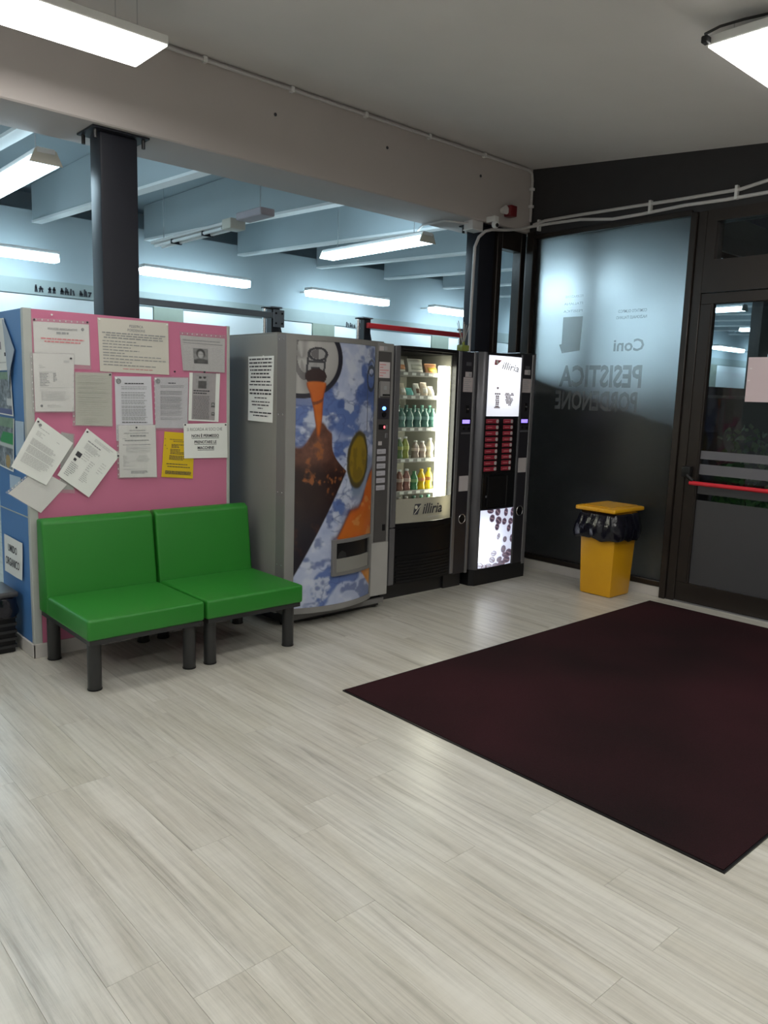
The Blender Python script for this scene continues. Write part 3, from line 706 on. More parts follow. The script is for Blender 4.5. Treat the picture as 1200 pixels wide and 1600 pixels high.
# sheets on the blue side (plane X, seen from -X; a runs from +Y to -Y)
GS = 'posters on the blue side'
DX = BX0-.004
def crowd(seed, green):
    def f(U, V):
        n = fbm(U*9, V*11, 4, seed); k = fbm(U*22, V*26, 2, seed+3)
        C = np.stack([.02+.30*n*k*2, .04+.32*n*k*2, .05+.36*n*k*2], -1)
        C = np.where((V < .18)[..., None], np.stack([.12+.1*n, .22+.12*n, .14+.1*n], -1), C)
        if green:
            t = (V > .30) & (V < .52) & (U > .25+.9*np.abs(V-.47))
            C = np.where(t[..., None], np.array((.01,.26,.06)), C)
            C = np.where(((V > .52) & (V < .58))[..., None], np.array((.5,.55,.55)), C)
            C = np.where((np.hypot((U-.72)/.14,(V-.86)/.13) < 1)[..., None], np.array((.38,.26,.09)), C)
        else:
            C = np.where((V > .87)[..., None], np.array((.08,.10,.26)), C); C = np.where(((V > .62) & (V < .78) & (U > .74))[..., None], np.array((.55,.58,.60)), C)
        return C
    return f
s = Sheet([(4.850,1.845),(4.630,1.838),(4.545,1.560),(4.850,1.555)], DX-.001, 'x', .004, 21).make('torn_poster', 'white newspaper page at the top of the blue side', M_paper, (), group=GS, cat='poster')
s.dashes([(.0,.55,.15,.05),(.0,.5,.25,.04),(.0,.5,.34,.04)], M_ink); s.box(.75,.95,.66,.73,M_ink,'dark_strip'); s.box(0,.6,.45,.6,M_news,'printed_picture'); s.dashes([(0,.8,.85,.02)], M_inkl)
s = Sheet([(4.640,1.83),(4.620,1.83),(4.455,1.665),(4.550,1.46)], DX-.006, 'x', .012, 22).make('torn_poster', 'torn pale corner of paper curling off the upper blue side', pbr('pale_blue_paper', (.36,.43,.52), .7), (), group=GS, cat='poster')
s = Sheet([(4.850,1.550),(4.545,1.550),(4.520,1.312),(4.850,1.318)], DX-.004, 'x', .003, 23).make('photo_poster', 'dark group photo poster on the blue side, upper one', M_paper, (), group=GS, cat='poster')
s.photo(0,.97,.0,.97, crowd(3, False), 40, 36, out=.0012)
s = Sheet([(4.850,1.300),(4.520,1.300),(4.560,1.005),(4.850,1.022)], DX-.001, 'x', .003, 24).make('photo_poster', 'photo poster with a green shape and a pale figure on the blue side', M_paper, (), group=GS, cat='poster')
s.photo(0,.97,.0,.97, crowd(8, True), 40, 40, out=.0012)
s = Sheet([(4.505,1.29),(4.365,1.29),(4.375,1.10),(4.51,1.10)], DX-.0005, 'x', .001, 25).make('plastic_pouch', 'small pale bluish pouch stuck on the blue side near the corner', pbr('bluish_pouch', (.42,.54,.68), .4), (), group=GS, cat='pouch')
s = Sheet([(4.640,.985),(4.450,.985),(4.450,.90),(4.640,.91)], DX-.0005, 'x', .001, 26).make('plastic_pouch', 'small pale bluish pouch below the lowest tilted sheet', pbr('bluish_pouch', (.42,.54,.68), .4), (), group=GS, cat='pouch')
s = Sheet([(4.780,.625),(4.452,.622),(4.462,.412),(4.790,.405)], DX-.002, 'x', .010, 27).make('bin_sign', 'white sheet reading UMIDO ORGANICO low on the blue side', M_paper, (), group=GS, cat='sign')
s.write('UMIDO', .22,.74,.20,.40, M_ink, .012); s.write('ORGANICO', .08,.88,.56,.78, M_ink, .012)

# ================================================================== BENCH UNITS
def bench(x0, x1, label):
    t = thing('green_seat', label, 'seat', ((x0+x1)/2, 3.95, 0), 'green vinyl seats in front of the pink board')
    yf, yb = 3.612, 4.165
    m = MB(); m.box((x0,yf,.272), (x1,yb,.378), .016, 3); obj('seat_cushion', m, M_green, t, True)
    m = MB(); m.prism([(x0+.002,4.168,.272), (x0+.002,4.168,.37), (x0+.002,4.212,.765), (x0+.002,4.245,.785), (x0+.002,4.303,.778), (x0+.002,4.303,.272)], (x1-x0-.004,0,0), .014, 3); obj('backrest', m, M_green, t, True)
    m = MB()
    m.box((x0+.012,yf+.012,.248), (x1-.012,yf+.045,.2715)); m.box((x0+.012,4.26,.248), (x1-.012,4.295,.2715)); m.box((x0+.012,yf+.045,.248), (x0+.045,4.26,.2715)); m.box((x1-.045,yf+.045,.248), (x1-.012,4.26,.2715)); m.box((x0+.045,yf+.045,.262), (x1-.045,4.26,.2715))
    obj('seat_frame', m, M_leg, t)
    for lx in (x0+.058, x1-.052):
        for ly in (3.690, 4.252):
            l = obj('leg', MB().lathe((lx,ly,.008), [(.033,0),(.034,.004),(.034,.24)], 18), M_leg, t, True)
            obj('glide', MB().lathe((lx,ly,0), [(.030,0),(.036,.002),(.036,.008)], 16), M_black, l, True)
    return t
bench(1.378, 2.003, 'green vinyl low seat with black legs, left one beside the blue side')
bench(2.018, 2.645, 'green vinyl low seat with black legs, right one beside the drinks machine')

# ================================================================== SMALL BLACK BIN at the left edge
bx0, bx1, by0, by1 = 1.045, 1.318, 4.485, 4.75
b = thing('waste_basket', 'small black basket bin against the blue side at the left picture edge', 'bin', ((bx0+bx1)/2, (by0+by1)/2, 0))
def taper(m, x0, x1, y0, y1, z0, z1, g, bev=.012):
    m.prism([(x0,y0,z0), (x1,y0,z0), (x1,y1,z0), (x0,y1,z0)], (0,0,z1-z0))
    for v in m.bm.verts:
        if abs(v.co.z-z1) < 1e-5:
            v.co.x += g if v.co.x > (x0+x1)/2 else -g; v.co.y += g if v.co.y > (y0+y1)/2 else -g
    if bev: bmesh.ops.bevel(m.bm, geom=m.bm.edges[:], offset=bev, segments=2, affect='EDGES', profile=.6)
    return m
m = taper(MB(), bx0, bx1-.008, by0+.008, by1, 0, .24, .006); obj('basket', m, M_black, b, True)
m = MB()
for k in range(5): m.box((bx0-.004,by0-.001,.03+k*.042), (bx1-.002,by0+.02,.045+k*.042)); m.box((bx1-.012,by0+.004,.03+k*.042), (bx1,by1-.01,.045+k*.042))
o = obj('basket_ribs', m, M_blackm, b)
def wrinkled_bag(cx, cy, hx, hy, z0, z1, flare, seed, n=72, m_=9):
    R = random.Random(seed); ph = [R.uniform(0, 6.28) for _ in range(6)]; mb = MB()
    rings = []
    for layer in (0, 1):
        for j in range(m_+1):
            t = j/m_; z = z0+(z1-z0)*t; ring = []
            bulge = flare*(.75+.5*math.sin(math.pi*(1-t)*.9))*(1-.8*t*t)
            for i in range(n):
                a = 2*math.pi*i/n; c, s_ = math.cos(a), math.sin(a); q = (abs(c)**6+abs(s_)**6)**(-1/6)
                wv = .0055*math.sin(7*a+ph[0]+2*t)+.004*math.sin(13*a+ph[1]-3*t)+.003*math.sin(23*a+ph[2]+5*t)
                d = bulge+wv*(1-.5*t)-(.003 if layer else 0)
                zz = z + (.008*math.sin(5*a+ph[3])+.005*math.sin(11*a+ph[4]))*(1-t)
                ring.append(mb.bm.verts.new((cx+(hx+d)*c*q, cy+(hy+d)*s_*q, zz)))
            rings.append(ring)
    L = m_+1
    for i in range(n):
        k = (i+1) % n
        for j in range(m_):
            mb.bm.faces.new((rings[j][i], rings[j][k], rings[j+1][k], rings[j+1][i]))
            mb.bm.faces.new((rings[L+j][i], rings[L+j+1][i], rings[L+j+1][k], rings[L+j][k]))
        mb.bm.faces.new((rings[0][i], rings[L][i], rings[L][k], rings[0][k])); mb.bm.faces.new((rings[m_][i], rings[m_][k], rings[L+m_][k], rings[L+m_][i]))
    return mb
obj('bin_liner', wrinkled_bag((bx0+bx1)/2, (by0+by1)/2, .142, .138, .215, .318, .014, 3), M_bag, b, 'all')
m = MB(); m.box((bx0-.012,by0-.014,.318), (bx1+.012,by1+.012,.350), .014, 3); obj('bin_lid', m, pbr('smoke_grey_lid', (.06,.06,.065), .3), b, True)

# ================================================================== YELLOW BIN
y = thing('yellow_bin', 'yellow plastic waste bin with flat lid in front of the frosted window', 'bin', (5.34,3.285,0))
m = taper(MB(), 5.195, 5.470, 3.150, 3.425, 0, .655, .022, .022); obj('bin_body', m, M_binyel, y, True)
m = MB(); m.box((5.128,3.120,.660), (5.552,3.470,.694), .014, 3); ld = obj('bin_lid', m, M_binyel, y, True)
m = MB(); m.box((5.165,3.16,.694), (5.515,3.43,.7005), .003, 1); obj('raised_panel', m, M_binyel, ld, True)
m = MB(); m.box((5.119,3.26,.668), (5.129,3.36,.682), .003, 1); obj('lid_grip', m, M_binyel, ld, True)
o = obj('bin_liner', wrinkled_bag(5.335, 3.292, .168, .168, .448, .652, .032, 5), M_bag, y, 'all'); o['label'] = 'shiny black plastic liner hanging below the lid'
# hinge rod
# ================================================================== MAT
m = MB(); m.box((2.408,.972,.0), (5.383,2.920,.009)); mt = obj('carpet', m, M_mat)
t = thing('door_mat', 'large dark maroon entrance mat on the pale floor before the glass door', 'mat', (3.9,1.95,0)); mt.parent = t
for v in mt.data.vertices: v.co -= Vector((3.9,1.95,0))
m = MB(); m.box((2.400,.964,.0), (5.391,.972,.006)); m.box((2.400,2.920,.0), (5.391,2.928,.006)); m.box((2.400,.972,.0), (2.408,2.920,.006)); m.box((5.383,.972,.0), (5.391,2.920,.006))
obj('rubber_edge', m, M_black, t)
# ================================================================== DRINKS MACHINE
def bow(x):
    u = (x-3.10)/.36
    return 3.957-.093*(1-u*u)
dm = thing('drinks_machine', 'tall grey drinks vending machine printed with ice cubes and poured cola', 'vending machine', (3.17,4.4,0))
m = MB(); m.box((2.742,4.052,.085), (3.628,4.86,1.838), .004, 1); obj('cabinet', m, M_cab, dm)
m = MB(); m.box((2.745,4.06,1.838), (3.62,4.85,1.846), .003, 1); obj('cabinet_top', m, M_cab, dm)
m = MB(); m.box((2.80,4.02,.012), (3.60,4.80,.085)); obj('plinth', m, M_blackm, dm)
m = MB(); m.box((2.79,3.985,.035), (3.62,4.02,.075), .003, 1); obj('kick_plate', m, M_cabd, dm)
for fx in (2.82, 3.585):
    for fy in (4.06, 4.76): obj('foot', MB().cyl((fx,fy,0), (fx,fy,.013), .026, 12), M_black, dm)
NB = 18
xs = [2.742+(3.462-2.742)*i/NB for i in range(NB+1)]
m = MB()      # bow-fronted door body
fr = [(x, bow(x)+.006) for x in xs]
m.prism([(a, b_, .098) for a, b_ in fr]+[(3.462,4.050,.098), (2.742,4.050,.098)], (0,0,1.832-.098)); door = obj('door', m, M_cabd, dm, True)
def bowframe(x0, x1, z0, z1, d=.012):
    k = max(1, int((x1-x0)/.04)); P = [(x0+(x1-x0)*i/k) for i in range(k+1)]
    mm = MB(); mm.prism([(x, bow(x)-d+.006, z0) for x in P]+[(x, bow(x)+.004, z0) for x in P[::-1]], (0,0,z1-z0)); return mm
for a in ((2.742,2.795,.098,1.832), (3.440,3.462,.098,1.832), (2.795,3.440,1.800,1.832), (2.795,3.440,.098,.135)): obj('door_rim', bowframe(*a), pbr('grey_door_rim', (.215,.21,.205), .4), door, True)
for z in (1.80,1.35,.87,.41):
    for yy in (3.985, 4.03): obj('rivet', MB().sphere((2.7415,yy,z), .0045, .5, 1, 1, 8), M_chrome, door)
def paint_drink(U, T):
    X, Y = U*2.1, T*6.6
    n = fbm(X*3.2, Y*3.2, 4, 1); k = fbm(X*1.7+3, Y*1.7, 3, 7); e = np.abs(fbm(X*2.4+9, Y*2.4, 4, 11)-.5)
    C = np.stack([.40+.30*n, .48+.28*n, .74+.20*n], -1)
    C = lerp3(C, (.09,.17,.47), sst(.50,.62,k)*.9); C = lerp3(C, (.70,.76,.90), sst(.56,.70,n)*.8); C = lerp3(C, (.08,.12,.32), (1-sst(.0,.045,e))*.55*sst(.4,.55,k+.1*n))
    C = lerp3(C, (.06,.11,.33), sst(.56,.72,fbm(X*4, Y*4, 3, 21))*.7)
    # smooth grey-blue glass
    wv = .03*np.sin(9*T)+.02*n
    g = sst(.60,.66,U+wv)*sst(.41,.45,T)*(1-sst(.58+.10*(U-.6),.62+.1*(U-.6),T+.06*(1-U)))
    C = lerp3(C, (.24,.32,.47), g)
    # orange juice
    b0 = .735-.24*np.clip((U-.36)/.64,0,1)**1.25+.02*np.sin(18*U)+.02*(n-.5)
    lowleft = .385+(T-.715)*2.48
    o = sst(-.008,.010,T-b0)*sst(-.01,.02,U-lowleft)
    o = o*sst(.34,.37,U)
    oc = np.stack([.66+.10*n, .10+.12*k+.12*sst(.80,.95,T), .012+.02*n], -1)
    oc = lerp3(oc, (.85,.40,.12), sst(.60,.72,fbm(X*2+U*3, Y*4, 3, 31))*.6)
    C = C*(1-o[...,None])+oc*o[...,None]
    ed = np.exp(-((T-b0)/.014)**2)*sst(.36,.42,U); C = lerp3(C, (.10,.04,.05), ed*.7*sst(.45,.6,n+.15))
    C = lerp3(C, (.55,.55,.68), np.exp(-((T-b0+.03)/.02)**2)*sst(.4,.5,U)*.4)
    # lemon slice
    d = np.hypot((U-.735+.12*(T-.44))/(.140+.03*n), (T-.440)/.105)+.10*(fbm(X*6, Y*5, 3, 51)-.5); C = lerp3(C, (.10,.08,.03), 1-sst(1.0,1.15,d)); C = lerp3(C, (.34,.23,.02), 1-sst(.80,.95,d+.15*(n-.5))); C = lerp3(C, (.20,.13,.02), (1-sst(.7,.9,d))*sst(.48,.62,fbm(X*7, Y*4, 3, 61))*.7)
    # cola glass
    edge = np.where(T < .48, .56-(.48-T)*1.6+.06*np.sin(26*T), .56-(T-.48)*1.40)
    top = .385-.10*np.clip(U/.3,0,1)+.28*np.clip(U-.27,0,1)+.02*np.sin(22*U)+.02*(n-.5)
    c = sst(-.006,.006,edge-U)*sst(-.006,.012,T-top)
    fo = .65*fbm(X*4, Y*3, 4, 41)+.35*fbm(X*13+2*n, Y*8, 3, 71)
    cc = np.stack([.05+.36*fo**1.5, .015+.16*fo**1.5, .012+.10*fo**1.5], -1)
    cc = lerp3(cc, (.022,.009,.010), sst(.40,.50,T)*.95); cc = lerp3(cc, (.38,.13,.04), sst(.57,.68,fo)*(1-sst(.52,.62,T))*.9); cc = lerp3(cc, (.010,.007,.016), sst(.58,.72,T)); cc = lerp3(cc, (.05,.018,.016), sst(.55,.7,fo)*sst(.6,.7,T)*.8)
    C = C*(1-c[...,None])+cc*c[...,None]
    # can top
    r = np.hypot((U-.05)/.43, (T-.065)/.145); inn = 1-sst(.985,1.0,r)
    a = np.arctan2(T-.065, U-.05)
    can = np.stack([.42+.10*np.sin(3*a+r*3)]*3, -1)*np.array((1.0,.98,.96)); C = C*(1-inn[...,None])+can*inn[...,None]
    C = lerp3(C, (.020,.020,.035), sst(.86,.88,r)*inn)
    rr = np.hypot((U-.09)/.10, (T-.045)/.085); C = lerp3(C, (.12,.11,.12), inn*(np.abs(rr-1) < .16)*.75); 
    hl = np.hypot((U-.16)/.10, (T-.02)/.05); C = lerp3(C, (.62,.60,.58), inn*(1-sst(.3,1,hl))*.8)
    tab = (np.abs(U-.19+.25*(T-.08)) < .085)*(np.abs(T-.085) < .058); C = lerp3(C, (.40,.40,.40), tab*inn*.85)
    td = np.hypot((U-.205)/.088, (T-.047)/.022); C = lerp3(C, (.04,.04,.05), (np.abs(td-1) < .16)*1.); C = lerp3(C, (.16,.15,.16), (td < .8)*(U < .21)*1.)
    C = lerp3(C, (.05,.05,.06), tab*((np.abs(T-.075) < .004)+(np.abs(T-.098) < .004)*(np.abs(U-.18) < .045) > 0)*1.)
    C = lerp3(C, (.05,.05,.06), (np.abs(np.abs(U-.19+.25*(T-.08))-.085) < .010)*(T > .05)*(T < .14)*1.)
    # pour
    op = (np.hypot((U-.19)/.105, (T-.128)/.030) < 1); C = lerp3(C, (.030,.010,.010), op*1.)
    wl = .09+.045*sst(.15,.20,T)+.055*sst(.2,.31,T)+.006*np.sin(60*T); wr = .295-.015*sst(.15,.20,T)-.03*sst(.2,.33,T)+.006*np.sin(45*T+1)
    p = sst(0,.012,U-wl)*sst(0,.012,wr-U)*sst(.142,.150,T-.35*(U-.19)**2)*(1-sst(.33,.36,T))
    pc = np.stack([.60+.14*n, .11+.08*n, .010+.01*n], -1); pc = lerp3(pc, (.18,.03,.01), (1-sst(.0,.03,np.minimum(U-wl, wr-U)))*.8); pc = lerp3(pc, (.20,.05,.02), (np.abs(T-.175-.05*np.sin(9*U)) < .006)*.9)
    C = C*(1-p[...,None])+pc*p[...,None]
    # ring at the upper right
    d = np.hypot((U-.93)/.075, (T-.125)/.045); C = lerp3(C, (.03,.04,.06), (np.abs(d-1) < .17)*.9); C = lerp3(C, (.04,.05,.07), (np.abs(np.hypot((U-.93)/.06,(T-.085)/.03)-1) < .15)*.7); C = lerp3(C, (.10,.11,.16), (np.abs(U-.84-.03*np.sin(5*T)) < .007)*(T > .1)*(T < .33)*.8)
    return C*.72
inkpanel('printed_panel', door, M_print, lambda u, v: (2.795+.645*u, bow(2.795+.645*u)-.0012, 1.800-(1.800-.135)*v), 150, 390, paint_drink)
# delivery slot
sx0, sx1, sz0, sz1 = 3.045, 3.418, .325, .560
def sl(a, b, c, d, mat, name, e=.022, back=.002):
    k = max(1, int((b-a)/.04)); P = [a+(b-a)*i/k for i in range(k+1)]
    mm = MB(); mm.prism([(x, bow(x)-e, c) for x in P]+[(x, bow(x)-back, c) for x in P[::-1]], (0,0,d-c)); return obj(name, mm, mat, slot, True)
slot = thing('delivery_slot', loc=(0,0,0)); slot.parent = dm; slot.location = -dm.location; slot.location = Vector((3.23,3.88,.44))-dm.location
for a in ((sx0,sx0+.028,sz0,sz1), (sx1-.022,sx1,sz0,sz1), (sx0+.028,sx1-.022,sz1-.022,sz1), (sx0+.028,sx1-.022,sz0,sz0+.022)): sl(*a, M_cabd, 'slot_frame')
sl(sx0+.028, sx1-.022, sz0+.022, sz0+.110, M_cab, 'slot_flap', .016); sl(sx0+.028, sx1-.022, sz0+.110, sz1-.022, M_black, 'slot_opening', .006)
mm = MB(); mm.prism([(3.09,bow(3.09)-.008,sz0+.112), (3.17,bow(3.17)-.008,sz0+.112), (3.16,bow(3.16)-.008,sz0+.145), (3.13,bow(3.13)-.008,sz0+.16), (3.105,bow(3.1)-.008,sz0+.145)], (0,.004,0)); obj('slot_inner_flap', mm, M_blackm, slot)  # small black flap shape low in the slot opening
# selection column
m = MB(); m.box((3.464,3.962,.100), (3.624,4.050,1.828), .004, 1); colm = obj('selection_column', m, pbr('column_silver', (.25,.245,.24), .4, .1), dm)
obj('button_panel', MB().box((3.486,3.957,.485), (3.598,3.963,1.772)), pbr('button_panel_grey', (.07,.066,.066), .45), colm)
def fb(name, x0, x1, z0, z1, mat, y0, y1, par, bev=.0015): return obj(name, MB().box((x0,y0,z0), (x1,y1,z1), bev, 1), mat, par)
fb('brand_plate', 3.488, 3.530, 1.778, 1.808, M_lab, 3.959, 3.963, colm); fb('brand_plate', 3.530, 3.560, 1.778, 1.808, M_inkg, 3.959, 3.963, colm)
fb('price_label', 3.488, 3.585, 1.600, 1.705, pbr('price_label_paper', (.60,.54,.55), .6), 3.9545, 3.958, colm)
m = MB()
for k in range(5): m.box((3.493,3.954,1.612+k*.018), (3.493+.03+.05*((k*7) % 3)/2,3.9546,1.618+k*.018))
obj('price_lines', m, M_inkr, colm)
fb('card_reader', 3.500, 3.584, 1.478, 1.578, pbr('reader_grey', (.25,.24,.24), .4), 3.950, 3.958, colm); fb('reader_slot', 3.520, 3.586, 1.482, 1.493, M_black, 3.948, 3.951, colm); fb('reader_strip', 3.494, 3.500, 1.470, 1.575, M_chrome, 3.951, 3.958, colm); fb('reader_icon', 3.530, 3.556, 1.522, 1.548, M_inkg, 3.9485, 3.951, colm)
fb('coin_panel', 3.487, 3.588, 1.326, 1.466, pbr('coin_panel_dark', (.028,.026,.034), .4), 3.953, 3.958, colm); obj('blue_indicator', MB().sphere((3.540,3.952,1.398), .017, 1, .35, .75), M_ledblue, colm, 'all'); obj('coin_knob', MB().cyl((3.538,3.954,1.358), (3.538,3.944,1.358), .017, 14), M_black, colm, True)
fb('display_window', 3.498, 3.556, 1.256, 1.290, M_black, 3.953, 3.958, colm); obj('red_digit', MB().sphere((3.548,3.953,1.273), .010, .8, .3, 1), M_ledred, colm); fb('display_edge', 3.566, 3.580, 1.258, 1.288, M_alu, 3.953, 3.958, colm)
fb('coin_return', 3.556, 3.582, 1.196, 1.232, M_alu, 3.950, 3.958, colm, .004); fb('return_square', 3.499, 3.532, 1.150, 1.177, M_lab, 3.954, 3.958, colm)
for k in range(6):
    z = 1.091-k*.0494
    bt = fb('selection_button', 3.489, 3.568, z, z+.034, M_btn, 3.950, 3.958, colm, .003)
    fb('button_text', 3.497, 3.497+.03+.01*(k % 3), z+.012, z+.018, M_inkg, 3.9494, 3.9502, bt, 0)
fb('lock', 3.560, 3.585, .560, .605, M_black, 3.952, 3.958, colm); fb('lower_cover', 3.468, 3.622, .104, .478, pbr('column_white', (.36,.355,.34), .45), 3.958, 3.963, colm)
# the A3 sheet on its side
s = Sheet([(4.372,1.702),(4.085,1.705),(4.094,1.296),(4.360,1.299)], 2.7405, 'x', .012, 31).make('taped_notice', 'long white notice of bold print taped on the side of the drinks machine', M_paper, ((.62,.005),), M_pinw, group=None)
s.dashes([(a, 1-a, v, .022) for a, v in ((.06,.045),(.05,.10),(.06,.155),(.09,.21),(.14,.265),(.11,.32))], M_ink, seed=1, wl=(.06,.2), gap=.02)
s.dashes([(.11,.89,.385,.020),(.06,.94,.435,.018),(.07,.93,.515,.026),(.07,.95,.57,.026)], M_ink, seed=2, wl=(.06,.2), gap=.025)
s.dashes([(.28,.76,.635,.016),(.16,.88,.695,.016),(.18,.84,.745,.018),(.42,.62,.795,.015),(.09,.95,.862,.020),(.24,.82,.91,.018)], M_ink, seed=3, wl=(.06,.2), gap=.02)

# ================================================================== SNACK MACHINE
sm = thing('snack_machine', 'black snack and bottle vending machine with a lit glass front', 'vending machine', (4.14,4.45,0))
m = MB(); ya, yb = 4.115, 4.87
m.box((3.70,ya,.0), (3.735,yb,1.828)); m.box((4.36,ya,.0), (4.555,yb,1.828)); m.box((3.735,4.66,.02), (4.36,yb,1.828)); m.box((3.735,ya,1.795), (4.36,4.66,1.828)); m.box((3.735,4.135,0), (4.36,4.66,.56))
obj('cabinet', m, pbr('black_cabinet', (.016,.016,.018), .4), sm)
obj('interior_lining', MB().box((3.736,4.60,.56), (4.359,4.655,1.794)), pbr('interior_grey', (.30,.30,.26), .6), sm)
obj('side_lining', MB().box((4.352,4.12,.56), (4.3595,4.60,1.794)), pbr('interior_grey', (.30,.30,.26), .6), sm)
def bow2(x):
    u = (x-4.075)/.33
    return 4.072-.030*(1-min(1, u*u))
def curved(name, x0, x1, z0, z1, d0, d1, mat, par, n=12):
    P = [x0+(x1-x0)*i/n for i in range(n+1)]
    mm = MB(); mm.prism([(x, bow2(x)+d0, z0) for x in P]+[(x, bow2(x)+d1, z0) for x in P[::-1]], (0,0,z1-z0)); return obj(name, mm, mat, par, True)
d2 = thing('glass_door', loc=(0,0,0)); d2.parent = sm; d2.location = Vector((4.08,4.09,1.0))-sm.location
curved('top_rail', 3.785, 4.372, 1.808, 1.832, 0, .042, M_black, d2)
curved('glass_pane', 3.790, 4.352, .748, 1.808, .004, .009, M_vglass, d2)
curved('door_rim', 4.350, 4.372, .575, 1.808, .0, .042, M_black, d2, 2)
bandp = curved('white_band', 3.785, 4.350, .572, .748, .0, .006, translucent('band_sheet', (.50,.485,.41), .35), d2)
curved('lower_door', 3.785, 4.372, .120, .568, .004, .042, pbr('black_door', (.006,.006,.007), .35, spec=.25), d2)
for k in range(7): curved('vent_slat', 3.80, 4.36, .135+k*.024, .147+k*.024, -.003, .006, M_black, d2, 8)
curved('door_ridge', 3.80, 4.36, .515, .527, -.004, .006, M_black, d2, 8); curved('door_ridge', 3.80, 4.36, .318, .330, -.004, .006, M_black, d2, 8)
# printed logo on the band: a slanted block with a dot, and the word
P = lambda x, z: (x, bow2(x)-.0015, z)
mm = MB(); mm.prism([P(3.940,.628), P(3.985,.628), P(4.016,.706), P(3.955,.706)], (0,.001,0)); lg = obj('logo_block', mm, M_ink, bandp)
obj('logo_dot', MB().cyl((3.967,bow2(3.967)-.003,.682), (3.967,bow2(3.967)-.001,.682), .014, 14), pbr('band_cream', (.62,.60,.50), .4), bandp)
mm = MB(); mm.prism([(3.945,bow2(3.95)-.0032,.632), (3.953,bow2(3.95)-.0032,.632), (4.010,bow2(4.0)-.0032,.690), (4.010,bow2(4.0)-.0032,.698)], (0,.001,0)); obj('logo_stroke', mm, pbr('band_cream', (.62,.60,.50), .4), bandp)
text('lettering', 'illiria', bandp, M_ink, (4.030,bow2(4.1)-.003,.628), (1,0,0), (0,0,1), .078, .205, .02, .25)
mm = MB()
for k in range(5): mm.box((4.09+k*.025,bow2(4.15)-.002,.600), (4.108+k*.025,bow2(4.15)-.001,.606))
obj('small_print', mm, M_inkl, bandp)
# outer strips and service column
fb('side_strip', 3.703, 3.735, .12, 1.828, M_alud, 4.078, 4.114, sm); st = fb('side_strip', 3.735, 3.786, .545, 1.828, M_alu, 4.066, 4.114, sm, .004); fb('side_strip', 3.735, 3.786, .12, .538, M_alu, 4.066, 4.114, sm, .004)
fb('side_strip', 4.374, 4.410, .125, 1.828, M_alu, 4.060, 4.114, sm, .004); fb('side_strip', 4.546, 4.574, .11, 1.832, M_alu, 4.060, 4.114, sm, .004)
def service(par, x0, x1, z0, z1, yf, ink, dx, paperz, lab1z, dotz, dispz, slotz, labz, ringz, rr):
    c = fb('service_column', x0, x1, z0, z1, pbr('service_black', (.020,.019,.024), .35), yf, yf+.045, par)
    w_ = x1-x0; xm = (x0+x1)/2+dx
    fb('brand_mark', xm-.028, xm+.028, 1.725, 1.752, M_alud, yf-.001, yf+.001, c, 0)
    fb('small_label', xm-.035, xm+.036, lab1z, lab1z+.038, M_lab, yf-.0015, yf+.001, c, 0); fb('label_code', xm+.004, xm+.030, lab1z+.005, lab1z+.032, M_inkg, yf-.0022, yf-.0012, c, 0)
    p_ = fb('info_paper', xm-.054, xm+.052, paperz, paperz+.110, pbr('info_paper_pink', (.42,.37,.38), .6), yf-.0018, yf+.001, c, 0)
    mm_ = MB()
    for k in range(6): mm_.box((xm-.046,yf-.0026,paperz+.016+k*.015), (xm-.046+.05+.03*((k*5) % 3)/2,yf-.0018,paperz+.021+k*.015))
    obj('paper_lines', mm_, M_inkg, c)
    fb('coin_slot', xm-.020, xm+.022, dotz-.035, dotz+.03, M_black, yf-.006, yf+.001, c, .004); obj('slot_dot', MB().sphere((xm+.006,yf-.006,dotz), .009, 1.2, .4, .7), M_chrome, c)  # small chrome dot on the coin slot
    fb('display_bezel', xm-.058, xm+.050, dispz-.016, dispz+.042, M_black, yf-.004, yf+.001, c, .003); fb('violet_display', xm-.048, xm+.034, dispz, dispz+.029, M_lcd, yf-.0055, yf-.003, c, 0)
    for q in (-.026, .030): obj('round_button', MB().cyl((xm+q,yf+.001,dispz-.04), (xm+q,yf-.004,dispz-.04), .011, 12), M_black, c)
    fb('return_ledge', xm-.055, xm+.050, slotz, slotz+.014, M_alud, yf-.006, yf+.001, c, .002)
    fb('blank_label', xm-.052, xm+.052, labz, labz+.119, M_lab, yf-.0016, yf+.001, c, 0)
    obj('lock_ring', MB().torus((xm,yf-.002,ringz), rr, .0045, 'y', 24, 8), M_chrome, c, 'all'); obj('lock_core', MB().cyl((xm,yf+.001,ringz), (xm,yf-.004,ringz), rr-.006, 18), M_black, c, True)
service(sm, 4.411, 4.545, .115, 1.826, 4.068, M_ink, .014, 1.528, 1.641, 1.399, 1.289, 1.208, .767, .549, .036)
obj('light_tube', MB().box((4.222,4.100,.600), (4.325,4.128,1.712), .006, 2), M_tube, sm)
